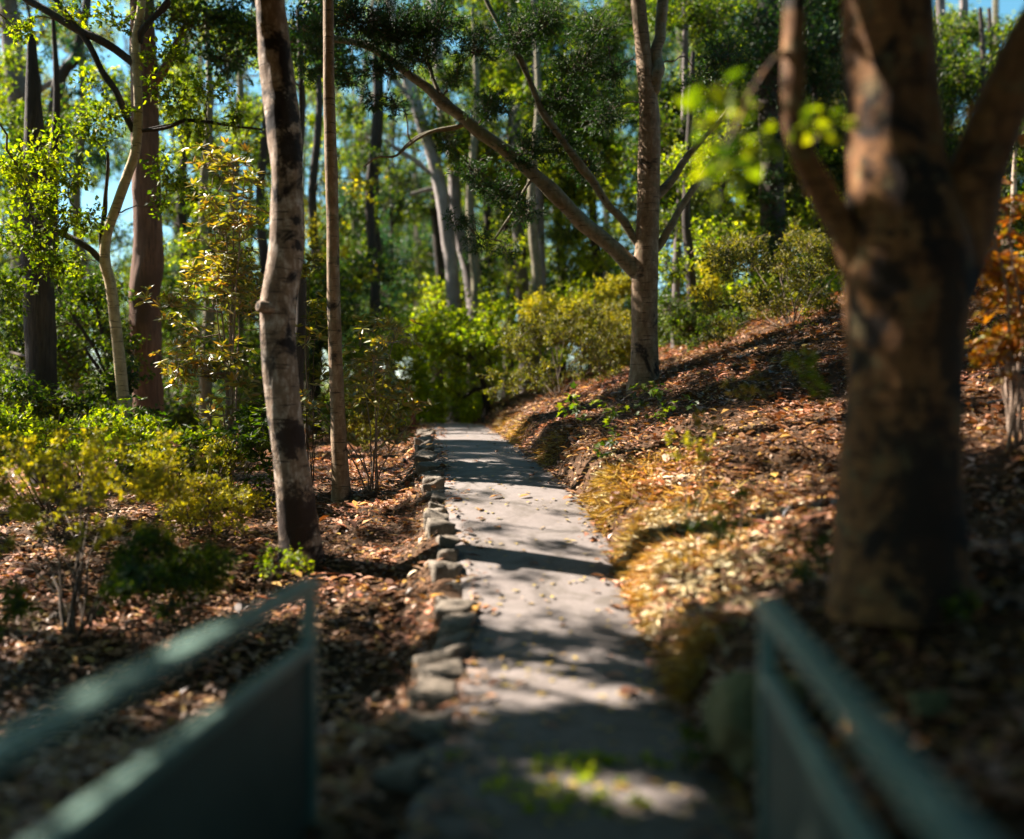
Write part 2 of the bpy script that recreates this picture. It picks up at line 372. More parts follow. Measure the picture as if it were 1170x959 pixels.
def path_material():
    m, t, out = new_mat('worn_asphalt'); p = pos(t)
    n1 = noise(t, p, .9, 4, .6); n2 = noise(t, p, 160, 3, .7); n3 = noise(t, p, 7, 5, .65, .5)
    c = ramp(t, n2, [(.3, (.11, .092, .082)), (.55, (.215, .182, .168)), (.8, (.37, .32, .30))])
    c = mixc(t, ramp(t, n3, [(.42, (0, 0, 0)), (.7, (.45, .45, .45))]), c, (.075, .062, .05))
    c = mixc(t, ramp(t, n1, [(.4, (0, 0, 0)), (.65, (.35, .35, .35))]), c, (.21, .19, .178))
    wv = N(t, 'ShaderNodeVectorMath', operation='ADD'); t.links.new(p, wv.inputs[0])
    nz_ = N(t, 'ShaderNodeTexNoise', {'Scale': 2.5, 'Detail': 5}); t.links.new(p, nz_.inputs['Vector']); sc_ = N(t, 'ShaderNodeVectorMath', operation='SCALE'); t.links.new(nz_.outputs['Color'], sc_.inputs[0]); sc_.inputs['Scale'].default_value = .5; t.links.new(sc_.outputs[0], wv.inputs[1])
    vo = N(t, 'ShaderNodeTexVoronoi', {'Scale': .75}); vo.feature = 'DISTANCE_TO_EDGE'; t.links.new(wv.outputs[0], vo.inputs['Vector'])
    c = mixc(t, N(t, 'ShaderNodeMapRange', {0: vo.outputs['Distance'], 1: .001, 2: .006, 3: .35, 4: 0}).outputs[0], c, (.03, .025, .02))
    n5 = noise(t, p, 2.6, 6, .7, 1.0); c = mixc(t, ramp(t, n5, [(.5, (0, 0, 0)), (.62, (.55, .55, .55))]), c, (.075, .062, .045))
    b = N(t, 'ShaderNodeBump', {'Strength': .5, 'Distance': .006, 'Height': n2})
    bs = N(t, 'ShaderNodeBsdfPrincipled', {'Base Color': c, 'Roughness': .75, 'Normal': b.outputs[0]}); bs.inputs['Specular IOR Level'].default_value = .3
    t.links.new(bs.outputs[0], out.inputs[0]); return m
ysp = np.arange(3.3, 33, .08); us = np.linspace(-1, 1, 19)
YY, UU = np.meshgrid(ysp, us, indexing='ij')
hwv = ip(_hw, YY)+.05+(np.abs(UU) > .9)*(.05*fbm(YY*2.2, np.sign(UU)*5, 21))
c_ = ip(_xc, YY); dc = np.gradient(ip(_xc, ysp), ysp)[:, None]; ln = np.sqrt(1+dc**2)
XX = c_+UU*hwv/ln; YP = YY-UU*hwv*dc/ln*np.clip((YY-5)/10, 0, 1)
ZZ = ip(_zp, YP)+.012+.012*(1-UU**2)+.01*fbm(XX*1.5, YP*1.5, 31)-.02*(np.abs(UU) > .99)
V = np.stack([XX, YP, ZZ], -1).reshape(-1, 3); nx = len(us)
i = np.arange(len(ysp)-1)[:, None]*nx; j = np.arange(nx-1)[None, :]
mb = MB(); mb.add(V, np.stack([i+j, i+j+1, i+nx+j+1, i+nx+j], -1).reshape(-1, 4)); props(mb.build('path', path_material()), kind='structure')

# ------------------------------------------------------------------ leaf litter, thatch, moss
def scatter_xy(n, x0, x1, y0, y1, near=True):
    y = y0+(y1-y0)*rng.uniform(0, 1, n)**(1.5 if near else 1.0); x = rng.uniform(x0, x1, n); return x, y
def in_view(x, y, m=1.25): return (np.abs(x) < y*.515*m+.6)
x, y = scatter_xy(330000, -13, 13, 3.3, 26); k = in_view(x, y); x, y = x[k], y[k]
c = ip(_xt, y); h = ip(_hw, y); s_ = np.abs(x-c)-h
keep = (s_ > -.05) | (rng.uniform(size=len(x)) < .022*np.exp(-np.abs(s_)*2.0)) | ((s_ > -.26) & (rng.uniform(size=len(x)) < .30*np.exp(s_*9)*(.4+1.6*np.clip(fbm(y*1.3, x*2, 43)+.3, 0, 1))))
keep &= ~((x < c) & (s_ > -.02) & (s_ < .25) & (y < 19) & (rng.uniform(size=len(x)) < .9))
keep &= rng.uniform(size=len(x)) < .45+.75*(fbm(x*1.4, y*1.4, 41)+.5)
x, y, s_ = x[keep], y[keep], s_[keep]
on = s_ < 0
z = np.where(on, ip(_zp, y)+.038, H(x, y)+.012)+rng.uniform(0, .022, len(x))*(~on)
P = np.stack([x, y, z], 1); a = rng.uniform(0, 2*PI, len(x)); D = np.stack([np.cos(a), np.sin(a), rng.normal(0, .30, len(x))*(~on)+.02], 1)
mb = MB(); L = np.clip(rng.lognormal(-2.75, .42, len(x)), .025, .17)
half = rng.uniform(size=len(x)) < .5
add_leaves(mb, P[half], D[half], L[half], .5, 'oval', flat=.72, fold=.25)
add_leaves(mb, P[~half], D[~half], L[~half]*1.1, .38, 'kite', flat=.72, fold=.3)
nb = 2600; xb, yb = scatter_xy(nb, -8, 8, 3.6, 16); kb = (np.abs(xb-ip(_xt, yb)) > ip(_hw, yb)+.35) & in_view(xb, yb); xb, yb = xb[kb], yb[kb]
ab = rng.normal(.3, 1.2, len(xb)); add_leaves(mb, np.stack([xb, yb, H(xb, yb)+.04], 1), np.stack([np.cos(ab), np.sin(ab), 0*ab+.02], 1), rng.uniform(.14, .38, len(xb)), .11, 'oval', flat=.85, fold=.5)
nt2 = 14000; x, y = scatter_xy(nt2, -9, 9, 3.5, 20); c = ip(_xt, y); kk = np.abs(x-c) > ip(_hw, y)+.03; x, y = x[kk], y[kk]
A = np.stack([x, y, H(x, y)+.02], 1); a = rng.uniform(0, 2*PI, len(x)); ll = rng.uniform(.08, .35, len(x))
B = A+np.stack([np.cos(a)*ll, np.sin(a)*ll, 0*a], 1); B[:, 2] = H(B[:, 0], B[:, 1])+.03
add_twigs(mb, A, B, .004, .002, 1, sag=.02)
o = mb.build('leaf_litter', [M['litter'], M['twig']]); props(o, 'brown and orange fallen leaves and twigs covering the slopes beside the path', 'leaf litter', kind='stuff')

x, y = scatter_xy(420, -.9, 1.0, 3.9, 12); c = ip(_xc, y); kk = np.abs(x-c) < ip(_hw, y); x, y = x[kk], y[kk]
a = rng.uniform(0, 2*PI, len(x)); mb = MB()
add_leaves(mb, np.stack([x, y, ip(_zp, y)+.034], 1), np.stack([np.cos(a), np.sin(a), 0*a+.03], 1), rng.uniform(.035, .075, len(x)), .5, 'oval', flat=.9, fold=.15)
props(mb.build('fallen_leaves', M['fallen']), 'yellow fallen leaves scattered on the grey path', 'leaves', kind='stuff')

n = 26000; y = np.where(rng.uniform(size=n) < .45, rng.uniform(6.8, 10.5, n), 5.5+15*rng.uniform(0, 1, n)**1.4); sr = np.abs(rng.normal(.10, .10, n))*(1+3.0*((y > 6.6)&(y < 10.5))); x = ip(_xt, y)+ip(_hw, y)+sr  # edge thatch, spread wider midway so its gold brightens the sun patch
kk = fbm(y*1.1, x*.5, 61) > .02-.16*((y > 6.5)&(y < 10.5)); x, y, sr = x[kk], y[kk], sr[kk]
z = H(x, y)+.015
D = np.stack([-.5+rng.normal(0, .8, len(x)), rng.normal(0, .9, len(x)), -.2+rng.normal(0, .4, len(x))], 1)
mb = MB(); add_leaves(mb, np.stack([x, y, z], 1), D, rng.uniform(.04, .2, len(x)), .08, 'kite', fold=.2)
props(mb.build('bank_grass', M['thatch']), 'golden dry grass thatch hanging over the cut edge of the right bank', 'dry grass', kind='stuff')

n = 9000; y = rng.normal(8.5, 1.0, n); sr = np.abs(rng.normal(.35, .42, n)); x = ip(_xt, y)+ip(_hw, y)+sr  # pale scraps added so their colour brightens the sun patch
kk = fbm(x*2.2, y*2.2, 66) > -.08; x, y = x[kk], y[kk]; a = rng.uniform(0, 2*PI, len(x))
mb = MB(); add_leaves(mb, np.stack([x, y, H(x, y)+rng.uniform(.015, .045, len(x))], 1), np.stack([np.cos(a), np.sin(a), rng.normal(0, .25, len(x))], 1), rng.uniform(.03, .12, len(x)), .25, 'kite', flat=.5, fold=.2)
props(mb.build('sun_patch_straw', M['sun_straw']), 'added pale straw and leaf scraps lying in the sun on the right bank', 'sun_straw', kind='stuff')

# ------------------------------------------------------------------ kerb stones
stone_mat = plain('kerb_stone', (.06, .05, .035), (.25, .205, .16), 6, bump=.7, dist=.02)
stone_moss = plain('mossy_stone', (.07, .075, .025), (.24, .21, .10), 5, bump=.8, dist=.03)
def stone_mesh(dx, dy, dz, seed, q=7, e=16.0, rug=1.0):
    rs = np.random.default_rng(seed); g = np.linspace(-1, 1, q); V = []; Fq = []; idx = {}
    def vid(p):
        key = tuple(np.round(p, 4))
        if key not in idx: idx[key] = len(V); V.append(p)
        return idx[key]
    for ax in range(3):
        for sgn in (-1, 1):
            for i in range(q-1):
                for j in range(q-1):
                    f = []
                    for (a_, b_) in ((i, j), (i+1, j), (i+1, j+1), (i, j+1)):
                        p = [0, 0, 0]; p[ax] = sgn; p[(ax+1) % 3] = g[a_]; p[(ax+2) % 3] = g[b_]; f.append(vid(np.array(p, float)))
                    Fq.append(f if sgn > 0 else f[::-1])
    V = np.array(V)
    V = V/((np.abs(V)**e).sum(1)**(1/e))[:, None]
    off = rs.uniform(0, 50)
    d = 1+rug*.16*fbm(V[:, 0]*1.3+off, V[:, 1]*1.3+V[:, 2]*2.1+off, seed)+.07*fbm(V[:, 0]*4+off, V[:, 1]*4-V[:, 2]*3, seed+3)
    V = V*d[:, None]
    cj = rs.normal(0, .16, (2, 2, 2, 3)); u_ = (np.clip(V, -1, 1)+1)/2
    for a_ in (0, 1):
        for b_ in (0, 1):
            for c__ in (0, 1):
                wgt = (u_[:, 0] if a_ else 1-u_[:, 0])*(u_[:, 1] if b_ else 1-u_[:, 1])*(u_[:, 2] if c__ else 1-u_[:, 2])
                V = V+wgt[:, None]*cj[a_, b_, c__]
    V[:, 0] += .18*V[:, 1]*rs.uniform(-1, 1); V[:, 2] += V[:, 0]*rs.uniform(-.18, .18)+V[:, 1]*rs.uniform(-.15, .15)
    return V*np.array([dx, dy, dz])/2, np.array(Fq)
ordn = ['nearest', 'second', 'third', 'fourth', 'fifth', 'sixth', 'seventh', 'eighth', 'ninth', 'tenth', 'eleventh', 'twelfth', 'thirteenth', 'fourteenth', 'fifteenth',
        'sixteenth', 'seventeenth', 'eighteenth', 'nineteenth', 'twentieth', 'twenty-first', 'twenty-second', 'twenty-third', 'twenty-fourth', 'twenty-fifth', 'twenty-sixth', 'twenty-seventh',
        'twenty-eighth', 'twenty-ninth', 'thirtieth', 'thirty-first', 'thirty-second', 'thirty-third', 'thirty-fourth', 'thirty-fifth', 'thirty-sixth', 'thirty-seventh', 'thirty-eighth', 'thirty-ninth', 'fortieth',
        'forty-first', 'forty-second', 'forty-third', 'forty-fourth', 'forty-fifth', 'forty-sixth', 'forty-seventh', 'forty-eighth']
yy = 4.35; k = 0
while yy < 19.5 and k < 48:
    ln_ = random.uniform(.22, .42)*(1.1 if yy < 8 else .95); wd = random.uniform(.19, .28); ht = random.uniform(.24, .32)
    yc = yy+ln_/2; xcn = float(ip(_xc, yc)-ip(_hw, yc))-wd/2-.0+random.uniform(-.035, .035)
    zt = float(ip(_zp, yc))+random.uniform(-.02, .05)
    V, Fq = stone_mesh(wd, ln_*.92, ht, 100+k, 9); a = random.uniform(-.22, .22)
    R_ = np.array([[math.cos(a), -math.sin(a), 0], [math.sin(a), math.cos(a), 0], [0, 0, 1]])
    V = V@R_.T+np.array([xcn, yc, zt-ht/2+.02])
    mb = MB(); mb.add(V, Fq)
    look = 'flat' if yy < 8 else 'blocky'; size = 'long' if ln_ > .36 else ('short' if ln_ < .28 else 'squarish')
    o = mb.build('kerb_stone', stone_mat, base=(xcn, yc, zt-ht))
    props(o, f'{size} {look} grey kerb stone, {ordn[k]} {"of" if k==0 else "from the near end of"} the row edging the path', 'kerb stone', 'rough stones edging the left side of the path')
    yy += ln_+random.uniform(-.03, .015); k += 1
def rock(px, py, d, sx, sy, sz, seed, mat, name, label, cat):
    g = W(px, py, d); V, Fq = stone_mesh(sx, sy, sz, seed, 17, 3.2, 2.6); V = V+g
    mb = MB(); mb.add(V, Fq); o = mb.build(name, mat, base=(g[0], g[1], g[2]-sz/2)); return props(o, label, cat)
def settle(px, d, lift): g = ground_at(px, d); return CY-(g[2]+lift-EYE)/d*F
rock(858, settle(858, 4.55, .10), 4.55, .34, .42, .46, 301, stone_moss, 'mossy_rock', 'mossy olive rock standing at the foot of the right bank beside the green railing', 'rock')
rock(1015, settle(1015, 4.1, .02), 4.1, .13, .13, .12, 305, stone_mat, 'small_rock', 'small pale rounded rock catching the sun below the big right tree', 'rock')
rock(1060, settle(1060, 4.2, .02), 4.2, .16, .13, .10, 309, stone_moss, 'small_rock', 'small yellowish stone half sunk in leaves right of the pale one', 'rock')

# ------------------------------------------------------------------ trees
def seg_path(pts, d0, n=None):
    """pts: (px, py, width_px[, d]) -> world points and radii"""
    P = []; R = []
    for q in pts:
        d = q[3] if len(q) > 3 else d0
        P.append(W(q[0], q[1], d)); R.append(q[2]/2/F*d)
    n = n or max(10, int(sum(np.linalg.norm(np.diff(P, axis=0), axis=1))/.09))
    n = min(n, 220)
    PR = catmull(np.hstack([np.array(P), np.array(R)[:, None]]), n)
    return PR[:, :3], np.maximum(PR[:, 3], .003)
def plant_base(pts, d0, extra=.25):
    q = pts[0]; d = q[3] if len(q) > 3 else d0
    x = (q[0]-CX)/F*d; return np.array([x, d, float(H(x, d))])
def tree(name, label, cat, pts, d0, bark, limbs=(), clumps=(), canopy=(), style='broad', leaf='green', flare=.4, seg=20, rough=.06, bumps=(), group=None, cover=1.0, scale=1.0, limb_bark=None, twigmat='twig', crown_name='crown', branch_r=.014, limb_name='limb', own_crown=True, squash=.75):
    b = plant_base(pts, d0)
    root = thing(name, label, cat, b, group)
    P, R = seg_path(pts, d0)
    # bring the foot down to the ground, with a root flare
    f = P[0]; nfoot = 14; t = np.linspace(0, 1, nfoot)
    foot = f[None]*t[:, None]+(np.array([b[0]+(f[0]-b[0])*0, b[1], b[2]-.2]))[None]*(1-t[:, None])
    if f[2] > b[2]+.02:
        P2 = np.vstack([foot[:-1], P]); R2 = np.concatenate([np.full(nfoot-1, R[0]), R])
    else: P2, R2 = P, R
    hgt = P2[:, 2]-b[2]; R2 = R2*(1+flare*.55*np.exp(-np.maximum(hgt, 0)/(.5*R2.max()*2+.05)))
    mb = MB(); add_tube(mb, P2, R2, seg, rough=rough, seed=abs(hash(len(label)*7+int(d0*10))) % 90, bumps=bumps)
    mb.build('trunk', M[bark], root, b)
    sk = [P2[P2[:, 2] > b[2]+.15]]; skr = [R2[P2[:, 2] > b[2]+.15]]
    for lb in limbs:
        lp, lr = seg_path(lb, d0); mb = MB()
        tt = np.linspace(0, 1, len(lp)); ss = np.linspace(0, np.linalg.norm(np.diff(lp, axis=0), axis=1).sum(), len(lp))
        for ax_ in (0, 1, 2): lp[:, ax_] += (.11 if d0 > 6 else .03)*np.minimum(1, lr/.04+.3)*np.minimum(1, tt*4)*(vnoise(ss*1.4, 0*ss+ax_*9+len(lb)*3, 3)+.5*vnoise(ss*3.2, 0*ss+ax_*5+len(lb), 4)); add_tube(mb, lp, lr, max(8, seg//2+2), rough=rough, seed=7)
        mb.build(limb_name, M[limb_bark or bark], root, b); sk.append(lp[2:]); skr.append(lr[2:])
    SKP = np.vstack(sk)
    allc = [(W(c[0], c[1], c[2]), c[3]/F*c[2], c[4] if len(c) > 4 else 1.0) for c in clumps]+[(np.asarray(c[0]), c[1], c[2]) for c in canopy]
    if allc and own_crown:
        mb = MB()
        allc.sort(key=lambda q: float(np.min(np.linalg.norm(SKP-q[0], axis=1))))
        for (c, r, cv) in allc:
            dist = np.linalg.norm(SKP-c, axis=1)+np.maximum(SKP[:, 2]-c[2], 0)*1.5
            q = SKP[np.argmin(dist)]; ln_ = np.linalg.norm(c-q)
            if ln_ > .1:
                mid = (q+c)/2+rng.normal(size=3)*ln_*.07+np.array([0, 0, ln_*.08])
                bp = catmull([q, mid, c], 9); bp[1:-1] += rng.normal(size=(7, 3))*ln_*.018; add_tube(mb, bp, np.linspace(branch_r*(.7+ln_*.3), .005, 9), 5, mat=1)
            if ln_ > .1: SKP = np.vstack([SKP, bp[3:]])
            clump(mb, c, r, style, cv*cover, scale=scale, squash=squash)
        mb.build(crown_name, [M[leaf], M[twigmat]], root, b, smooth=False)
    return root
def fill(n, x0, x1, y0, y1, d0, d1, r0, r1, cov=1.0):
    n = int(n*1.45+.5)
    return [(rng.uniform(x0, x1), rng.uniform(y0, y1), rng.uniform(d0, d1), rng.uniform(r0, r1), cov) for _ in range(n)]

# --- wanted sun patches that the unseen canopy is shaped around: parts of the forest floor (photo pixels) that stay clear
LIT = [(620, 665, 125, 45, 1), (600, 598, 110, 18, 1), (640, 715, 110, 16, .85), (600, 575, 70, 8, .55), (560, 545, 60, 5, .4), (520, 500, 50, 5, .5),
       (800, 570, 120, 55, 1), (880, 500, 90, 32, 1), (830, 670, 100, 45, .9), (740, 620, 60, 70, 1), (930, 470, 50, 22, .8),
       (270, 600, 70, 28, 1), (420, 640, 65, 55, .8), (425, 740, 60, 60, .6), (300, 770, 110, 40, .6), (90, 700, 100, 40, .9), (415, 560, 50, 30, .9), (430, 850, 50, 50, .6),
       (1140, 460, 70, 35, 1), (1140, 650, 70, 45, .8), (1120, 780, 60, 25, .5), (650, 766, 75, 13, 1), (690, 805, 40, 9, 1), (640, 892, 100, 20, .95), (508, 690, 30, 45, 1), (1015, 770, 22, 22, 1), (555, 800, 60, 13, 1), (690, 480, 70, 20, .6),
       (240, 690, 60, 25, .5), (200, 640, 60, 30, .6), (130, 550, 120, 60, .8), (330, 700, 60, 30, .5)]
def lit_wanted(px, py):
    v = 0
    for (cx_, cy_, rx, ry, s) in LIT:
        q = ((px-cx_)/rx)**2+((py-cy_)/ry)**2
        if q < 1.3: v = max(v, s)
    return v
owners = {}          # tree key -> list of canopy clumps
OWN = {'scar': (-2.0, 9.5), 'slender': (-2.1, 12.0), 'mid': (2.0, 15.0), 'fork': (1.96, 5.0), 'curved': (-5.6, 14.5), 'red': (-6.2, 17.0), 'side1': (-5.2, 5.2), 'side2': (-7.5, 9.5), 'side3': (-4.6, 1.8), 'back1': (4.5, -3.5), 'back2': (-3.5, -5.0), 'right1': (8.5, 6.5)}
TRK = np.vstack([np.array([W(722-i_*28, 305-i_*20, 14.9) for i_ in range(8)]), np.array([W(x_, y_, d_) for x_, y_, d_ in ((935, 200, 4.85), (918, 160, 4.8), (950, 240, 4.85))]), np.array([W(x_, y_, 8) for x_, y_ in ((1120, 300), (1150, 330), (1130, 370), (1160, 400), (1150, 250), (1110, 200))]), np.array([W(322, y_, 9.5) for y_ in range(-10, 560, 25)]), np.array([W(738, y_, 15) for y_ in range(0, 330, 30)]),
                 np.array([W(380, y_, 12) for y_ in range(0, 500, 40)]), np.array([W(50+(y_ % 3)*60, y_, 14) for y_ in range(150, 330, 20)]), np.array([W(830, y_, 4.1) for y_ in (130, 160, 200)]), np.array([W(x_, 530, 9) for x_ in range(20, 220, 40)])])
GND = np.array([ground_at(650, 6.36), ground_at(560, 5.8), ground_at(640, 4.45), ground_at(1015, 4.1), ground_at(690, 5.6)])
def hits_trunk(p, r):
    v = p-GND; t = v@SUN
    if np.any((t > 0) & (np.linalg.norm(v-t[:, None]*SUN, axis=1) < r*.85+.04)): return True
    v = p-TRK; t = v@SUN; d_ = np.linalg.norm(v-t[:, None]*SUN, axis=1)
    return bool(np.any((t > 0) & (d_ < r*1.3+.15))) and rng.uniform() < .97
def gen_canopy(n):
    got = 0
    for _ in range(n):
        gx, gy = rng.uniform(-6.5, 8), rng.uniform(3.2, 15.5)
        if _ % 4 == 0: gx, gy = rng.uniform(-3, 3), rng.uniform(3.0, 6.2)
        gz = float(H(gx, gy, False)); px, py = proj(np.array([gx, gy, gz]))
        L_ = lit_wanted(float(px), float(py)) if (-60 < px < 1230 and py < 1000) else .25
        small = False
        if rng.uniform() < L_*1.02:
            if rng.uniform() > .22: continue
            small = True                    # a thin spray of leaves that only breaks the sunlight up
        elif L_ < .1 and float(fbm(gx*1.25, gy*1.25, 77)) > .13: continue
        if py < 700 and rng.uniform() < .05: continue
        hgt = rng.uniform(5.2, 9.5)+(0 if gy < 9 else (gy-9)*.55)
        p = np.array([gx, gy, gz])+SUN*(hgt/SUN[2])
        r = rng.uniform(.10, .17) if small else rng.uniform(.28, .5)
        qx, qy = proj(p)
        if p[1] > .5:
            rp = r/p[1]*F+12
            if (-rp < qx < 1170+rp) and qy > -rp: continue
        key = min(OWN, key=lambda q: (OWN[q][0]-p[0])**2+(OWN[q][1]-p[1])**2)
        if hits_trunk(p, r): continue
        owners.setdefault(key, []).append((p, r, .8)); got += 1
    return got
print('CANOPY clumps', gen_canopy(3600))
def gen_sky_block(n):
    """unseen crown clumps added overhead, right and behind to cut sky fill"""
    got = 0
    for _ in range(n):
        p = np.array([rng.uniform(-9, 13), rng.uniform(-9, 12), rng.uniform(6.0, 13.0)])
        if p[1] > 8: p[2] += (p[1]-8)*.35
        r = rng.uniform(.5, .9); qx, qy = proj(p)
        if p[1] > .3:
            rp = r/p[1]*F+14
            if (-rp < qx < 1170+rp) and qy > -rp: continue
        g = p-SUN*(p[2]/SUN[2])
        for _k in range(3): g = p-SUN*((p[2]-float(H(g[0], g[1], False)))/SUN[2])
        px, py = proj(g)
        if g[1] > 3.2 and -100 < px < 1270 and lit_wanted(float(px), float(py)) > .1: continue
        if g[1] > 5 and rng.uniform() < .35: continue
        if g[1] > 13 or hits_trunk(p, r): continue
        key = min(OWN, key=lambda q: (OWN[q][0]-p[0])**2+(OWN[q][1]-p[1])**2)
        owners.setdefault(key, []).append((p, r, 1.0)); got += 1
    return got
print('roof clumps', gen_sky_block(1500))
CAN = lambda k: owners.get(k, [])

# T1: big forked tree, near right
bark_marks = [(tuple(W(985+i_*9, 262+abs(i_-5)*2.2*(1+.2*i_), 4.70)), (.028, .10, .022), (.010, .006, .004)) for i_ in range(0, 11, 2)]+[(tuple(W(1014, 318, 4.72)), (.11, .12, .15), (.012, .008, .006)), (tuple(W(1012, 372, 4.7)), (.09, .12, .13), (.016, .010, .006)), (tuple(W(1078, 300, 4.72)), (.10, .14, .16), (.010, .007, .006)),
         (tuple(W(1058, 186, 4.75)), (.035, .08, .06), (.010, .007, .006)), (tuple(W(1085, 380, 4.75)), (.10, .16, .5), (.03, .018, .010)), (tuple(W(1005, 500, 4.72)), (.05, .1, .2), (.03, .018, .010)), (tuple(W(1066, 600, 4.72)), (.22, .25, .7), (.02, .012, .008))]  # scars, then broader dark areas on the right and lower trunk
M['bark_near'] = bark_mat('bark_near', (.15, .066, .022), (.016, .009, .005), patch=.51, tint=(.30, .145, .05), masks=bark_marks, bump=.6, lichen=(.14, .11, .05))
tree('tree', 'big blurred brown tree forking into three beside the right railing', 'tree',
     [(1030, 700, 136), (1028, 640, 134), (1028, 560, 130), (1030, 470, 124), (1032, 400, 126), (1034, 340, 138), (1036, 290, 142), (1030, 240, 124), (1024, 190, 106), (1018, 100, 100), (1014, 0, 98), (1010, -200, 90), (1000, -500, 70), (995, -900, 40), (990, -1300, 12)],
     5.0, 'bark_near',
     limbs=[[(990, 325, 46, 5.0), (975, 290, 36, 4.98), (955, 245, 31, 4.95), (930, 195, 29, 4.9), (910, 150, 27, 4.85), (903, 90, 25, 4.85), (905, 0, 24, 4.9), (912, -120, 22, 5), (900, -400, 16, 5)],
            [(1070, 330, 84, 5.0), (1098, 255, 76, 5.0), (1120, 190, 64, 4.98), (1148, 120, 60, 4.95), (1185, 45, 56, 4.9), (1240, -60, 50, 4.85), (1330, -260, 36, 4.8), (1450, -520, 15, 4.8)],
            [(903, 60, 8, 4.86), (885, 70, 6, 4.7), (862, 100, 4.5, 4.4), (838, 150, 3, 4.1)]],
     canopy=CAN('fork'), clumps=[(832, 150, 4.2, 36, .2), (850, 190, 4.2, 30, .2), (868, 165, 4.3, 26, .2), (870, 115, 4.4, 34, .18), (826, 195, 4.1, 18, .14), (935, 145, 4.5, 22, .10), (800, 110, 4.3, 20, .1)], style='big', leaf='lime', flare=.3, seg=40, rough=.05,
     bumps=[(W(974, 335, 4.85), .055, .030), (W(972, 300, 4.85), .05, .022), (W(992, 262, 4.72), .05, .025), (W(1025, 258, 4.68), .05, .025), (W(1055, 285, 4.70), .05, .02), (W(1085, 268, 4.75), .10, .03), (W(1035, 395, 4.7), .10, .02), (W(965, 690, 4.9), .12, .05), (W(1100, 700, 4.8), .13, .07), (W(1000, 715, 4.65), .07, .04), (W(1050, 715, 4.6), .07, .06), (W(1015, 322, 4.68), .06, -.045)], scale=.8, squash=.8)

# T2: pale scarred trunk, left of path
sc2 = [(tuple(W(323, 125, 9.3)), (.17, .3, .24), (.010, .008, .008)), (tuple(W(331, 170, 9.3)), (.14, .3, .24), (.010, .008, .008)), (tuple(W(336, 250, 9.3)), (.05, .3, .06), (.012, .01, .01)), (tuple(W(337, 280, 9.3)), (.05, .3, .06), (.012, .01, .01)),
       (tuple(W(331, 500, 9.4)), (.16, .3, .22), (.03, .018, .014)), (tuple(W(338, 590, 9.4)), (.25, .4, .35), (.035, .022, .016))]  # black scars, then broader dark areas on the lower trunk
M['bark_scar'] = bark_mat('bark_scar', (.25, .175, .12), (.02, .014, .012), patch=.51, tint=(.58, .51, .44), masks=sc2, bump=.5)
t2 = tree('tree', 'pale pinkish trunk with a black scar standing left of the path', 'tree',
     [(345, 636, 44), (336, 560, 41), (326, 480, 39), (318, 400, 39), (318, 350, 40), (327, 280, 38), (328, 200, 36), (322, 130, 39), (313, 50, 35), (308, -20, 34), (305, -150, 34), (315, -350, 28), (300, -600, 20), (290, -800, 6)],
     9.5, 'bark_scar', limbs=[[(305, -130, 24), (250, -280, 16), (180, -420, 8)], [(318, -330, 20), (400, -450, 14), (520, -560, 7)]], canopy=CAN('scar'), style='broad', leaf='green', seg=28, rough=.07,
     bumps=[(W(303, 352, 9.35), .05, .05), (W(322, 115, 9.3), .10, .025), (W(332, 175, 9.3), .12, .02)])

mb = MB(); kc = W(303, 352, 9.33); kd = norm(np.array([-.75, -.62, .15]))
add_tube(mb, [kc+kd*t for t in (-.08, .02, .06, .075)], [.062, .058, .056, .046], 16)
add_tube(mb, [kc+kd*t for t in (.05, .078)], [.030, .028], 12, mat=1)
mb.build('branch_stub', [M['bark_scar'], M['bark_dark']], t2, np.array(t2.location))

# T3 slender trunk
tree('tree', 'slender straight tan trunk just right of the scarred pale trunk', 'tree',
     [(390, 574, 21), (387, 500, 18), (384, 420, 16), (381, 330, 15), (380, 250, 14), (378, 180, 14), (376, 100, 13), (375, 0, 12), (374, -150, 11), (372, -400, 7), (370, -600, 3)],
     12.0, 'bark_mid', limbs=[[(374, -60, 8), (420, -180, 5), (470, -300, 3)]], canopy=CAN('slender'), style='broad', leaf='green', seg=16)

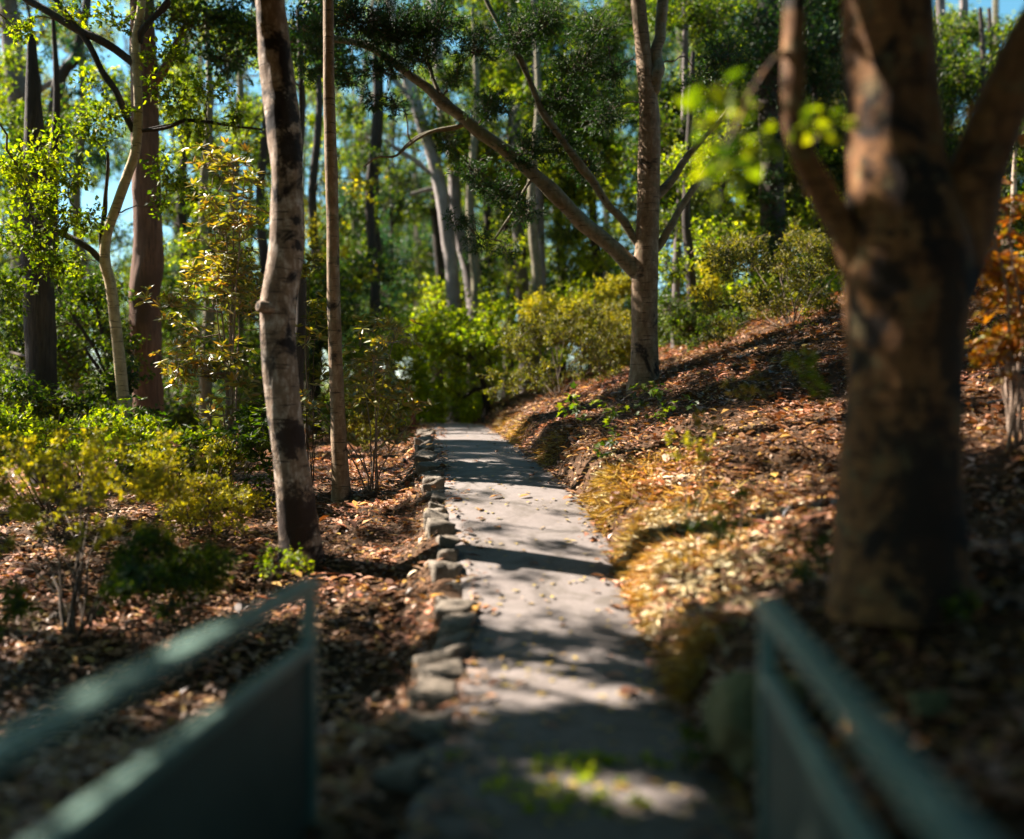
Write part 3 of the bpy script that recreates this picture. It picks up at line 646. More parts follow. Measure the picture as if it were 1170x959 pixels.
# T4 mid tree with the long leaning limb
tree('tree', 'grey-brown banded tree on the bank whose long limb reaches up to the left', 'tree',
     [(735, 455, 34), (736, 400, 31), (737, 330, 30), (740, 270, 27), (741, 206, 25), (742, 150, 24), (741, 112, 21), (735, 60, 18), (729, 0, 17), (722, -120, 15), (715, -320, 10), (712, -520, 4)],
     15.0, 'bark_mid',
     limbs=[[(738, 325, 20), (724, 308, 19), (700, 284, 17), (672, 262, 17), (645, 234, 16), (621, 210, 15), (592, 184, 14), (566, 162, 13.5), (540, 142, 13), (518, 124, 12), (492, 104, 10), (466, 86, 9), (425, 55, 7), (387, 45, 5), (350, 30, 3)],
            [(736, 292, 11), (726, 277, 9), (708, 250, 9), (690, 227, 8), (670, 198, 8), (652, 172, 7.5), (624, 134, 7), (608, 105, 6), (593, 76, 6), (562, 20, 5), (545, -30, 4)],
            [(742, 112, 15), (750, 92, 14), (755, 50, 13), (757, 0, 12), (764, -150, 9), (780, -330, 4)],
            [(744, 295, 9), (755, 278, 9), (768, 254, 8), (780, 234, 8), (800, 205, 7), (822, 178, 6), (850, 150, 4)],
            [(744, 235, 8), (756, 218, 8), (780, 186, 7), (800, 158, 5), (830, 128, 3)],
            [(518, 122, 5), (500, 100, 4), (485, 60, 3.5), (470, 10, 3)],
            [(607, 206, 3), (594, 232, 3), (580, 252, 2.5), (564, 274, 2)],
            [(536, 141, 4), (515, 146, 3.5), (494, 150, 3), (478, 158, 3), (462, 172, 2.5), (450, 180, 2.5), (432, 180, 2), (416, 192, 1.6)]],
     limb_bark='bark_limb', canopy=CAN('mid'),
     clumps=[(410, 20, 14.2, 42), (450, 30, 14.5, 45), (495, 25, 14.5, 45), (400, 85, 14.2, 24, .8), (440, 75, 14.3, 28, .8), (480, 60, 14.5, 32, .8), (425, 110, 14.2, 20, .7), (452, 120, 14.2, 18, .7), (545, 50, 14.4, 34, .7), (560, 120, 14.6, 30, .9), (590, 40, 14.8, 36, .8),
             (540, 195, 14.6, 26, .6), (570, 215, 14.7, 30, .8), (600, 170, 14.9, 34, .8), (600, 240, 14.8, 26, .6), (640, 110, 15.2, 36, .9), (660, 70, 15.3, 38, .9), (640, 160, 15.3, 34, .9), (620, 20, 15, 40, .8), (680, 30, 15.5, 36, .8),
             (670, 190, 15.4, 30, .7), (690, 130, 15.6, 32, .8), (520, 250, 14.5, 20, .5), (545, 270, 14.6, 24, .6), (580, 285, 14.8, 20, .5), (515, 165, 14.3, 18, .4), (520, 85, 14.4, 24, .6), (365, 30, 14, 24, .8), (352, 80, 14, 20, .6), (700, 80, 15.5, 30, .7), (800, 90, 15.5, 30, .5), (830, 60, 15.5, 34, .5)],
     style='fine', leaf='dark', seg=24, rough=.05, cover=1.15)  # dark leaf colour carries the shade of this crown

# T6 curved pale tree, left
tree('tree', 'thin curved cream trunk with bright yellow-green leaves at the far left', 'tree',
     [(148, 520, 16), (145, 499, 15), (141, 458, 14), (134, 389, 13), (127, 330, 12), (120, 300, 12), (122, 270, 11), (134, 234, 11), (146, 200, 11), (155, 172, 11), (158, 120, 10), (155, 52, 10), (162, 0, 9), (170, -120, 8), (185, -260, 4)],
     14.5, 'bark_cream',
     limbs=[[(116, 298, 8), (100, 284, 7), (80, 272, 7), (48, 255, 7), (25, 222, 6.5), (0, 189, 6), (-40, 140, 5)],
            [(117, 292, 5), (119, 250, 4), (121, 210, 4), (120, 175, 3)],
            [(152, 150, 7), (130, 110, 6), (107, 69, 6), (86, 31, 6), (62, -5, 5)],
            [(156, 75, 9), (131, 57, 9), (108, 44, 9), (86, 34, 9), (55, 14, 8), (31, 0, 8), (0, -20, 6)],
            [(160, 50, 6), (168, 34, 6), (182, 14, 5), (193, 0, 5)],
            [(158, 151, 3), (185, 147, 3), (213, 139, 2.6), (255, 144, 2), (300, 149, 1.6)]],
     limb_bark='bark_dark', canopy=CAN('curved'),
     clumps=[(20, 190, 13.5, 36, .9), (55, 175, 14, 34, .8), (40, 225, 14, 34, .9), (85, 205, 14, 30, .8), (95, 150, 14.3, 34, .7), (120, 130, 14.4, 34, .7), (70, 250, 14, 32, .8), (100, 250, 14, 26, .6), (20, 270, 13.8, 36, .8), (190, 200, 14, 30, .7), (215, 215, 14, 28, .6),
             (185, 235, 14.2, 20, .5), (200, 110, 14.4, 36, .7), (240, 100, 14.4, 30, .6), (225, 150, 14.3, 28, .6), (190, 60, 14.6, 36, .7), (100, 95, 14.6, 22, .5), (130, 20, 14.6, 30, .7), (20, 30, 14.4, 26, .7), (80, 10, 14.6, 30, .6), (265, 130, 14.3, 24, .5), (50, 300, 14, 34, .8), (10, 330, 14, 34, .8), (90, 300, 14.5, 26, .6)],
     style='broad', leaf='lime', seg=14, cover=.95)
# T5 red-brown trunk
tree('tree', 'thick reddish-brown fibrous trunk rising behind the thin curved tree', 'tree',
     [(172, 500, 36), (169, 460, 34), (166, 354, 35), (169, 275, 33), (166, 180, 31), (165, 103, 30), (162, 0, 26), (158, -150, 22), (150, -350, 14), (148, -500, 6)],
     18.0, 'bark_red', limbs=[[(166, 120, 10), (196, 60, 7), (230, 10, 5)], [(168, 300, 4), (176, 260, 3.5), (165, 215, 3)]], canopy=CAN('red'),
     clumps=[(230, 20, 17.5, 46, .8), (280, 30, 17.5, 36, .7), (200, 10, 17.5, 40, .7)], style='broad', leaf='green', seg=22, rough=.08)
# unseen trees: left ones shade the frame, back and right ones added against skylight
for key in ('side1', 'side2', 'side3', 'back1', 'back2', 'right1'):
    x0 = OWN[key][0]; y0 = OWN[key][1]; px0 = CX+x0/y0*F; gz0 = float(H(x0, y0))
    pts = [(px0+q*(px0-CX)*.01, CY-(zz+gz0-EYE)/y0*F, ww/abs(y0)*F*(1 if y0 > 0 else -1)) for q, zz, ww in ((0, .1, .34), (1, 2.5, .28), (-1, 5, .22), (2, 7.5, .12), (1, 10, .04))]
    lab = dict(side1='broad leafy tree shading the near path from the left of the railing', side2='leafy tree shading the left slope from beyond the left edge', side3='tall leafy tree standing beside the footbridge behind the left railing',
      back1='leafy tree behind the viewer to the right of the footbridge', back2='leafy tree behind the viewer to the left of the footbridge', right1='leafy tree on the right slope beyond the big forked tree')[key]
    tree('tree', lab, 'tree', pts, y0, 'bark_mid', canopy=CAN(key), style='broad', leaf='green', seg=16, scale=1.5)

mbk = MB()  # leaf clumps added out of view to darken the ambient light
for _ in range(230):
    a_ = rng.uniform(PI*1.0, PI*2.0); rr_ = rng.uniform(9, 13); c = np.array([rr_*math.cos(a_), rr_*math.sin(a_)+1.0, rng.uniform(.3, 11)])
    clump(mbk, c, rng.uniform(.9, 1.5), 'far', .5)
for sx in range(60):
    c = np.array([rng.uniform(-15, -10.5), rng.uniform(-3, 8), rng.uniform(-.5, 4.5)])
    clump(mbk, c, rng.uniform(.9, 1.4), 'far', .5)
for sx in range(50):
    c = np.array([rng.uniform(11, 15), rng.uniform(-4, 9), rng.uniform(3, 10)])
    clump(mbk, c, rng.uniform(.9, 1.5), 'far', .5)
props(mbk.build('sky_block_foliage', [M['green'], M['twig']], smooth=False), 'unseen leaf clumps added around the footbridge to cut sky light', 'woodland', kind='stuff')
# T7 T8 background trunks at left
tree('tree', 'tall grey trunk in the top left corner behind the leaves', 'tree', [(32, 480, 26), (26, 300, 26), (24, 150, 25), (17, 80, 24), (13, 30, 22), (8, -10, 21), (2, -150, 18), (-10, -400, 8)], 27, 'bark_grey',
     limbs=[[(24, 120, 6), (48, 100, 5), (80, 84, 4)]], clumps=[(10, 170, 26, 26, .8), (0, -40, 26, 50, .8), (45, 190, 26, 24, .8), (60, -60, 26, 50, .6)], style='euc', leaf='blue', seg=14, scale=1.3)
tree('tree', 'kinked dark trunk beside the grey one in the top left sky', 'tree', [(56, 480, 18), (58, 300, 17), (59, 170, 16), (62, 130, 14), (67, 95, 13), (76, 78, 12), (86, 66, 11), (94, 30, 10), (100, -10, 9), (104, -180, 5)], 24, 'bark_dark',
     limbs=[[(45, 180, 4), (43, 120, 4), (43, 80, 4), (38, 40, 3), (30, 0, 2)]], clumps=[(100, 60, 24, 26, .5), (75, 30, 24, 26, .5), (50, 60, 24, 18, .4), (120, 100, 24, 26, .5), (80, 110, 24, 20, .5), (35, 200, 24, 34, .8), (100, 180, 24, 30, .6)], style='euc', leaf='blue', seg=12, scale=1.2)
tree('tree', 'dark shaded trunk low at the left behind the yellow azalea', 'tree', [(52, 500, 32), (50, 485, 31), (47, 400, 33), (44, 347, 34), (42, 260, 32), (40, 190, 26), (38, 120, 18), (36, 40, 8)], 15.5, 'bark_dark',
     clumps=fill(14, -10, 120, 300, 430, 19, 22, 22, 40, .6)+fill(5, 0, 70, 120, 200, 20, 21, 22, 34, .6), style='broad', leaf='green', seg=14)
tree('sapling', 'leaning bare-stemmed dark sapling left of the reddish trunk', 'sapling', [(136, 500, 5), (130, 460, 5), (120, 400, 4.5), (112, 360, 4), (104, 330, 3)], 17, 'bark_dark',
     limbs=[[(128, 440, 3), (108, 400, 2.5), (85, 360, 2)], [(134, 480, 4), (116, 430, 3), (100, 400, 2)]], clumps=fill(8, 60, 150, 290, 420, 16.5, 17.5, 18, 30, .5), style='broad', leaf='green', seg=8)

# T9 leaning pale eucalypts
tree('tree', 'leaning pale gum trunk in the middle distance, left one of the crossing pair', 'tree', [(520, 380, 17), (516, 310, 16), (506, 232, 16), (494, 179, 15), (483, 145, 15), (472, 110, 14), (458, 60, 12), (446, 0, 11), (430, -120, 8)], 28, 'bark_gum',
     limbs=[[(500, 205, 5), (470, 180, 4), (440, 160, 3)], [(478, 130, 4), (450, 90, 3), (420, 70, 3)]], clumps=fill(9, 395, 480, 30, 130, 27, 28.5, 16, 26, .3), style='euc', leaf='blue', seg=12, scale=1.25)
tree('tree', 'pale gum trunk crossing behind the leaning one, thicker at its foot', 'tree', [(545, 380, 21), (542, 350, 19), (535, 304, 17), (522, 254, 15), (518, 185, 14), (512, 150, 13), (506, 123, 13), (500, 60, 11), (494, 0, 10), (486, -150, 7)], 28.6, 'bark_gum',
     limbs=[[(520, 200, 4), (540, 170, 3), (566, 160, 2.5)], [(520, 230, 3), (500, 215, 3), (470, 222, 2)]], clumps=fill(7, 500, 560, 60, 200, 28, 29, 12, 20, .3), style='euc', leaf='lime', seg=12, scale=1.2)
tree('tree', 'pale gum trunk seen right of the leaning pair under the long limb', 'tree', [(602, 390, 17), (598, 342, 15), (594, 290, 14), (592, 248, 13), (590, 150, 12), (585, 0, 9)], 29, 'bark_grey',
     clumps=fill(8, 560, 640, 200, 330, 28, 30, 14, 26, .5), style='broad', leaf='lime', seg=12)
tree('tree', 'straight whitish trunk with small leaves climbing its side', 'tree', [(620, 390, 12), (619, 350, 11), (618, 290, 10), (616, 235, 10), (614, 120, 9), (610, 0, 8)], 26, 'bark_grey',
     clumps=[(608, 300, 25.8, 9, 1), (626, 270, 25.8, 9, 1), (608, 250, 25.8, 9, 1), (640, 300, 26, 20, .7), (640, 340, 26, 22, .7), (650, 260, 26, 24, .7)], style='broad', leaf='green', seg=12)
# T11 T12
tree('tree', 'thin pale trunk just right of the banded tree', 'tree', [(772, 390, 10), (773, 310, 9), (777, 224, 8), (782, 138, 8), (783, 60, 7), (783, 0, 7), (784, -150, 5)], 22, 'bark_grey',
     clumps=fill(14, 740, 840, 0, 260, 21, 23, 24, 40, .8), style='broad', leaf='green', seg=12)
tree('tree', 'dark short-branched trunk low between the banded tree and the ivy column', 'tree', [(797, 395, 13), (792, 350, 12), (787, 290, 11), (784, 250, 10), (786, 180, 8), (792, 60, 5)], 20.5, 'bark_dark',
     clumps=fill(12, 760, 860, 160, 330, 19.5, 22, 20, 34, .7), style='broad', leaf='lime', seg=10)
tree('tree', 'dark ivy-covered trunk standing upright on the upper slope', 'tree', [(886, 385, 30), (884, 310, 28), (882, 230, 27), (880, 150, 26), (878, 60, 24), (876, -40, 20), (872, -200, 10)], 24, 'bark_dark',
     clumps=[(882, y_, 23.6, 18, .9) for y_ in range(150, 370, 26)]+fill(10, 820, 960, -20, 120, 23, 25, 30, 46, .8), style='broad', leaf='dark', seg=14)
tree('tree', 'pale forked trunk high in the top right sky gap', 'tree', [(1092, 380, 15), (1086, 250, 14), (1080, 120, 13), (1076, 60, 12), (1074, 0, 11), (1070, -150, 8)], 28, 'bark_grey',
     limbs=[[(1082, 140, 9), (1098, 60, 9), (1101, 0, 9), (1106, -100, 6)]], clumps=fill(10, 1060, 1180, 60, 200, 26, 29, 26, 40, .8), style='broad', leaf='green', seg=12)
tree('tree', 'small white trunk glimpsed between orange leaves at the right edge', 'tree', [(1155, 330, 6), (1156, 260, 6), (1158, 224, 6), (1160, 150, 5), (1165, 40, 4)], 20, 'bark_pale',
     clumps=fill(9, 1110, 1200, 130, 300, 19, 21, 22, 36, .7), style='broad', leaf='green', seg=8)
tree('tree', 'slim dark stem between the left limb and main stem of the forked tree', 'tree', [(938, 380, 8), (934, 250, 7), (931, 150, 6), (930, 80, 6), (926, 20, 5), (920, -80, 3)], 26, 'bark_dark',
     clumps=fill(8, 900, 980, 60, 250, 25, 27, 18, 32, .45), style='euc', leaf='olive', seg=8, scale=1.1)
# slim far gums with hanging foliage in the central sky gap
for i_, (x_, w_, lab) in enumerate([(430, 5, 'slim far gum with hanging foliage, left of the leaning pair'), (447, 4, 'very thin far gum stem close against the leaning pair'), (404, 4, 'slim far gum right beside the slender straight trunk'), (262, 5, 'thin far gum forking in the sky left of the scarred trunk'), (232, 5, 'thin far gum between the reddish and scarred trunks'), (208, 7, 'forked far gum with bare top just right of the reddish trunk'), (345, 5, 'thin far gum between the scarred and slender trunks')]):
    tree('tree', lab, 'tree', [(x_+4, 440, w_), (x_+2, 330, w_), (x_, 240, w_*.9), (x_+3, 150, w_*.8), (x_-2, 70, w_*.7), (x_+3, 0, w_*.6), (x_, -80, w_*.4)], 34+i_, 'bark_dark' if i_ % 2 else 'bark_limb',
         limbs=[[(x_, 200, w_*.6), (x_-14, 150, w_*.45), (x_-22, 90, w_*.3), (x_-34, 60, 1)], [(x_+2, 130, w_*.6), (x_+16, 90, w_*.4), (x_+22, 30, 1.2)], [(x_+1, 260, w_*.5), (x_+20, 210, w_*.35), (x_+30, 170, 1)]],
         clumps=fill(11, x_-45, x_+45, 40, 400, 33+i_, 35+i_, 12, 26, .42), style='euc', leaf=['blue', 'lime', 'blue', 'olive', 'blue', 'green', 'lime'][i_], seg=8, scale=1.35)

# bright leafy trees filling the middle and right background
BG = [('shadowy green tree filling the space behind the leaning gums', 500, 32, 'green', fill(26, 400, 620, 20, 350, 31, 36, 22, 38, .55)),
      ('dark understory tree behind the thin trunks at the left', 210, 27, 'green', fill(24, 110, 320, 100, 420, 26, 30, 22, 38, .6)),
      ('dark leaved tree low behind the maple at the bend', 580, 30, 'dark', fill(12, 520, 720, 300, 420, 28, 31, 24, 36, .6)),
      ('deep green tree in the top right corner behind the right limb', 1130, 27, 'green', fill(14, 1050, 1210, 30, 260, 25, 29, 28, 44, .8)),('loose yellow-green tree behind the curved cream trunk', 90, 24, 'lime', fill(16, -20, 180, 60, 330, 22, 26, 18, 32, .5)),
      ('airy lime tree behind the rust leaved rhododendron', 235, 22, 'lime', fill(20, 170, 310, 70, 330, 20, 24, 18, 32, .5)),
      ('golden-green tree low between the scarred and slender trunks', 360, 25, 'yellow', fill(12, 330, 430, 180, 400, 23, 27, 16, 28, .45)),
      ('loose green tree just left of the leaning gums', 425, 26, 'green', fill(12, 380, 455, 120, 380, 24, 28, 14, 28, .45)),
      ('yellow-green tree behind the dark foliage of the long limb', 540, 26, 'lime', fill(18, 550, 660, 60, 300, 24, 28, 18, 32, .5)),
      ('small bright tree right at the bend behind the round shrub', 610, 24, 'lime', fill(14, 540, 680, 330, 420, 22.5, 26, 16, 28, .45)),
      ('olive tree at the very top left behind bare branches', 60, 29, 'olive', fill(14, -20, 160, -20, 130, 27, 31, 18, 32, .5)),
      ('yellowish tree high behind the bare fork at the top', 270, 27, 'lime', fill(14, 200, 400, -10, 140, 25, 29, 16, 30, .5)),('bright lime leafy tree behind the leaning gums and above the path end', 560, 33, 'bright', fill(16, 500, 640, 290, 400, 31, 35, 22, 36, .5)),
      ('yellow-green leafy tree filling the gap left of the banded trunk', 680, 28, 'bright', fill(22, 630, 735, 160, 370, 26, 30, 22, 38, .5)),
      ('mid green tree whose crown fills the top centre behind the dark limb', 640, 30, 'green', fill(30, 500, 760, -20, 210, 26, 32, 34, 50, .9)),
      ('dense bright green tree right of the banded trunk', 830, 25, 'bright', fill(28, 760, 960, 150, 380, 23, 27, 26, 42, .5)),
      ('tall green tree whose crown fills the top right of centre', 860, 28, 'green', fill(32, 750, 985, -30, 240, 26, 30, 36, 54, .9)),
      ('green tree behind the forked tree at the right', 1120, 25, 'green', fill(20, 1050, 1200, 60, 360, 23, 27, 30, 48, .85)),
      ('olive leafy tree seen between the forked tree stems', 950, 30, 'olive', fill(14, 900, 1000, 150, 360, 28, 32, 26, 40, .7)),
      ('dark green tree in the shade behind the orange rhododendron', 300, 24, 'green', fill(22, 180, 400, 300, 480, 21, 26, 28, 44, .75)),
      ('blue-green tree low behind the slender trunk', 430, 28, 'blue', fill(14, 380, 470, 260, 400, 27, 30, 18, 32, .4)),
      ('dull green tree under the bright leaves at the far left', 60, 19, 'green', fill(20, -30, 150, 300, 470, 17, 21, 26, 42, .6)),
      ('pale green tree high behind the scarred trunk', 320, 30, 'lime', fill(18, 180, 400, 130, 330, 27, 32, 18, 34, .5)),
      ('deep green tree darkening the top between scarred and slender trunks', 340, 19, 'dark', fill(12, 250, 400, -30, 90, 17, 20, 26, 44, .75))]
for lab, x_, d_, lf, cl in BG:
    tree('tree', lab, 'tree', [(x_, 430, 14), (x_+4, 330, 12), (x_-3, 230, 10), (x_+5, 120, 8), (x_, 10, 4)], d_, 'bark_dark' if lf != 'lime' else 'bark_limb', clumps=cl, style='broad', leaf=lf, seg=10, scale=1.35 if d_ > 22 else 1.0, branch_r=.02)

# ------------------------------------------------------------------ shrubs and small plants
def shrub(name, label, cat, px, d, clumps, style, leaf, stems=5, stem_r=.012, twig='twig', scale=1.0, cover=1.0, squash=.8, forks=True):
    b = ground_at(px, d); root = thing(name, label, cat, b)
    mb = MB(); C_ = [(W(c[0], c[1], c[2]), c[3]/F*c[2], c[4] if len(c) > 4 else 1.0) for c in clumps]
    mains = []
    for k_ in range(stems):
        tgt = C_[rng.integers(len(C_))][0]; q = b+np.array([rng.normal(0, .05), rng.normal(0, .05), -.08])
        mid = q*.5+tgt*.5+np.array([(q[0]-tgt[0])*.15, rng.normal(0, .08), rng.normal(0, .1)-.05])
        P = catmull([q, mid, tgt], 14)+np.cumsum(rng.normal(size=(14, 3))*.008, 0); add_tube(mb, P, np.linspace(stem_r, stem_r*.35, 14), 6); mains.append(P)
    A = np.vstack(mains)
    for (c, r, cv) in C_:
        dd = np.linalg.norm(A-c, axis=1)+np.maximum(A[:, 2]-c[2], 0)*2; q = A[np.argmin(dd)]
        P = catmull([q, (q+c)/2+rng.normal(size=3)*.05*np.linalg.norm(c-q)-np.array([0, 0, .04]), c], 7)
        add_tube(mb, P, np.linspace(stem_r*.5, stem_r*.2, 7), 5)
    mb.build('stem', M[twig], root, b)
    mb = MB()
    for (c, r, cv) in C_: clump(mb, c, r, style, cv*cover, squash=squash, scale=scale)
    mb.build('foliage', [M[leaf], M[twig]], root, b, smooth=False)
    return root
shrub('azalea_shrub', 'wide yellow-leaved azalea with many crooked dark stems at the left', 'shrub', 82, 8.0,
      fill(44, -30, 245, 498, 570, 8.2, 9.8, 10, 21, .8)+fill(22, -30, 200, 560, 620, 7.8, 9, 10, 20, .6)+[(70, 500, 9.4, 18, .8), (105, 498, 9.4, 16, .8), (150, 520, 9.5, 18, .8)], 'small', 'yellow', stems=16, stem_r=.011, cover=.8, scale=1.1)
shrub('shrub', 'mixed green low shrub just behind the yellow azalea', 'shrub', 60, 12, fill(20, -30, 190, 478, 535, 10.8, 13, 16, 28, .8), 'small', 'lime', stems=8, stem_r=.012, scale=1.4)
shrub('shrub', 'thin yellow-olive shrub between the azalea and the scarred trunk', 'shrub', 215, 10.5, fill(13, 165, 285, 540, 600, 9.8, 11, 14, 26, .55)+fill(5, 150, 280, 500, 560, 11, 12, 16, 24, .5), 'small', 'yellow', stems=9, stem_r=.011, cover=1.0)
shrub('fern_bush', 'low bright green feathery bush on the left slope', 'bush', 195, 8.0, fill(15, 135, 250, 615, 665, 7.6, 8.4, 16, 26, .9), 'fine', 'green', stems=7, stem_r=.007, scale=.8)
shrub('bush', 'small dark green leafy bush in front of the feathery one', 'bush', 160, 7.4, fill(9, 110, 215, 645, 690, 7.2, 7.7, 14, 24, .8), 'broad', 'green', stems=6, stem_r=.008, scale=.55)
shrub('leafy_plant', 'dark slim upright seedling in front of the low green bush', 'plant', 156, 6.9, fill(5, 145, 175, 640, 680, 6.8, 7, 9, 15, .6), 'broad', 'dark', stems=2, stem_r=.005, scale=.6)
shrub('bush', 'green bush cut by the left edge above the railing', 'bush', -12, 6.6, fill(7, -40, 30, 665, 715, 6.4, 6.9, 15, 24, .9), 'broad', 'green', stems=4, stem_r=.007, scale=.6)
shrub('rhododendron', 'tall yellow and rust leaved rhododendron left of the scarred trunk', 'shrub', 262, 13,
      fill(16, 225, 300, 180, 330, 12.5, 13.6, 18, 30, .5)+fill(18, 180, 300, 300, 430, 12.3, 13.6, 18, 30, .5)+fill(8, 200, 300, 420, 490, 12, 13.2, 16, 26, .4), 'whorl', 'rhodo', stems=8, stem_r=.02, twig='paletwig', scale=1.0, cover=.85)
shrub('rhododendron', 'leggy olive rhododendron with pinkish bare stems between slender trunk and path', 'shrub', 425, 12.6,
      fill(10, 392, 470, 350, 440, 12, 13.2, 16, 24, .4)+fill(11, 400, 480, 430, 515, 11.8, 13.4, 14, 22, .4)+fill(4, 340, 385, 380, 480, 12.2, 13, 14, 20, .4), 'whorl', 'rhodo', stems=9, stem_r=.013, twig='paletwig', scale=1.0)
shrub('rhododendron', 'small yellow-green rhododendron behind the slender trunk base', 'shrub', 352, 12.8, fill(8, 335, 375, 290, 400, 12.4, 13.2, 12, 20, .4)+fill(5, 340, 380, 400, 520, 12.4, 13.2, 12, 20, .4), 'whorl', 'olive', stems=5, stem_r=.012, scale=1.0)
shrub('shrub', 'dark leafy shrub under the rust leaved rhododendron', 'shrub', 255, 12.2, fill(20, 150, 310, 470, 560, 11.4, 13, 20, 30, .7), 'whorl', 'green', stems=8, stem_r=.012, scale=.9)
shrub('shrub', 'low shaded shrub in the hollow behind the azalea', 'shrub', 90, 15, fill(16, -20, 180, 430, 510, 14, 16, 22, 34, .8), 'broad', 'green', stems=6, stem_r=.015)
shrub('shrub', 'low pale olive shrub at the far end of the kerb stones', 'shrub', 447, 17, fill(10, 400, 452, 440, 510, 15.5, 18, 12, 20, .6), 'small', 'olive', stems=6, stem_r=.01, scale=1.2)
shrub('shrub', 'round olive-brown shrub with tiny leaves on the bank past the path bend', 'shrub', 640, 18.5,
      fill(44, 575, 725, 375, 440, 17.5, 20.5, 9, 20, .5)+fill(14, 610, 710, 350, 380, 18, 20.5, 8, 16, .5)+fill(8, 560, 620, 420, 455, 17.5, 19, 9, 15, .5), 'small', 'olive', stems=22, stem_r=.012, scale=1.25, cover=.8)
shrub('shrub', 'bright yellow-topped shrub just behind the olive-brown one', 'shrub', 665, 22, fill(16, 610, 720, 345, 385, 21, 23, 14, 24, .7)+fill(9, 692, 728, 310, 415, 20.5, 22.5, 13, 20, .9), 'small', 'yellow', stems=6, stem_r=.014, scale=1.5)
tree('maple_tree', 'small lime maple with dark crooked trunk at the end of the path', 'tree', [(556, 462, 9), (554, 450, 8), (552, 438, 7), (545, 422, 6), (536, 405, 5), (528, 385, 4)], 22.5, 'bark_dark',
     limbs=[[(554, 447, 6), (545, 446, 5), (535, 452, 4), (528, 454, 3)], [(552, 436, 5), (558, 420, 4), (562, 400, 3), (570, 380, 2)], [(540, 414, 4), (520, 404, 3), (505, 395, 2)]],
     clumps=fill(26, 480, 600, 345, 425, 21.5, 23.5, 14, 26, .6)+fill(8, 480, 530, 420, 462, 22, 24, 12, 20, .5), style='maple', leaf='bright', seg=10, scale=.9)
shrub('shrub', 'low bright green growth closing the end of the path', 'shrub', 520, 24.5, fill(26, 455, 590, 450, 482, 23.2, 26, 9, 15, .4), 'broad', 'bright', stems=8, stem_r=.01, scale=.9)
shrub('shrub', 'bright yellow-green thicket glowing behind the path end', 'shrub', 500, 28, fill(38, 440, 575, 365, 478, 23.5, 27.3, 16, 28, .38), 'broad', 'bright', stems=8, stem_r=.02, scale=1.2)
shrub('shrub', 'shaded green thicket at the path bend left of the wooden post', 'shrub', 430, 24, fill(16, 380, 465, 390, 480, 22, 26, 18, 30, .45)+[(478, 470, 25, 16, .6), (490, 476, 25.5, 14, .6), (465, 478, 24, 14, .6)], 'broad', 'lime', stems=7, stem_r=.02, scale=1.2)
shrub('shrub', 'brownish undergrowth on the upper slope left of the forked tree', 'shrub', 905, 16, fill(34, 810, 975, 270, 385, 14.5, 19, 16, 28, .5), 'small', 'olive', stems=14, stem_r=.01, scale=1.3)
shrub('shrub', 'dark shrub on the upper slope right of the banded tree', 'shrub', 795, 19.5, fill(18, 758, 850, 340, 400, 18.5, 21, 16, 26, .6), 'small', 'green', stems=8, stem_r=.012, scale=1.3)
shrub('shrub', 'yellow flushed sapling low in front of the dark short-branched trunk', 'shrub', 815, 20, fill(6, 790, 830, 290, 350, 19.5, 20.5, 12, 20, .6), 'broad', 'yellow', stems=4, stem_r=.012)
shrub('maple_sapling', 'small green maple sapling at the foot of the banded tree', 'sapling', 703, 10.6, [(738, 440, 10.8, 24, .5), (770, 455, 10.9, 20, .35), (700, 462, 10.6, 22, .5), (680, 480, 10.4, 20, .5), (720, 470, 10.6, 22, .4), (655, 470, 10.5, 18, .3), (745, 470, 10.8, 22, .4), (705, 500, 10.5, 20, .4), (690, 520, 10.4, 16, .3), (650, 455, 10.8, 16, .3)], 'maple', 'green', stems=6, stem_r=.006, scale=.8, squash=.5)
shrub('leafy_plant', 'pale yellow-leaved sprig with white stems above the bright bank', 'plant', 790, 8.4, [(770, 500, 8.4, 12, .6), (790, 505, 8.3, 13, .7), (800, 522, 8.3, 13, .7), (775, 520, 8.4, 10, .6), (812, 508, 8.4, 9, .5)], 'small', 'yellow', stems=5, stem_r=.005, twig='paletwig', scale=.9)
shrub('leafy_plant', 'blurred upright green sprig on the shaded slope left of the forked tree', 'plant', 945, 6.2, [(925, 402, 6.1, 15, .6), (918, 420, 6.1, 12, .5), (932, 430, 6.1, 12, .5), (938, 450, 6.2, 10, .5), (900, 408, 6.1, 8, .4)], 'broad', 'lime', stems=3, stem_r=.004, scale=.6)
shrub('leafy_plant', 'low dull yellow plant on the shaded slope beside the plant tag', 'plant', 850, 7.5, [(850, 441, 7.5, 14, .5), (835, 444, 7.5, 12, .5), (868, 440, 7.5, 10, .5)], 'broad', 'olive', stems=3, stem_r=.004, scale=.6)
shrub('leafy_plant', 'olive tuft above the pale yellow sprig', 'plant', 797, 8.0, [(795, 480, 8, 16, .5), (815, 486, 8, 14, .5)], 'broad', 'olive', stems=3, stem_r=.004, scale=.6)
shrub('leafy_plant', 'cluster of small green leaves spilling over the sunlit bank', 'plant', 830, 6.4, fill(9, 790, 860, 565, 625, 6.2, 6.8, 11, 18, .4), 'broad', 'green', stems=5, stem_r=.004, scale=.55)
shrub('leafy_plant', 'straggly green weed on the dappled slope below the big forked tree', 'plant', 900, 5.8, fill(8, 860, 960, 590, 650, 5.6, 6.0, 10, 18, .35), 'broad', 'green', stems=5, stem_r=.004, scale=.5)
shrub('leafy_plant', 'few green leaves beside the foot of the scarred trunk', 'plant', 312, 8.7, fill(6, 295, 345, 632, 655, 8.5, 9, 8, 14, .5), 'broad', 'lime', stems=4, stem_r=.004, scale=.6)
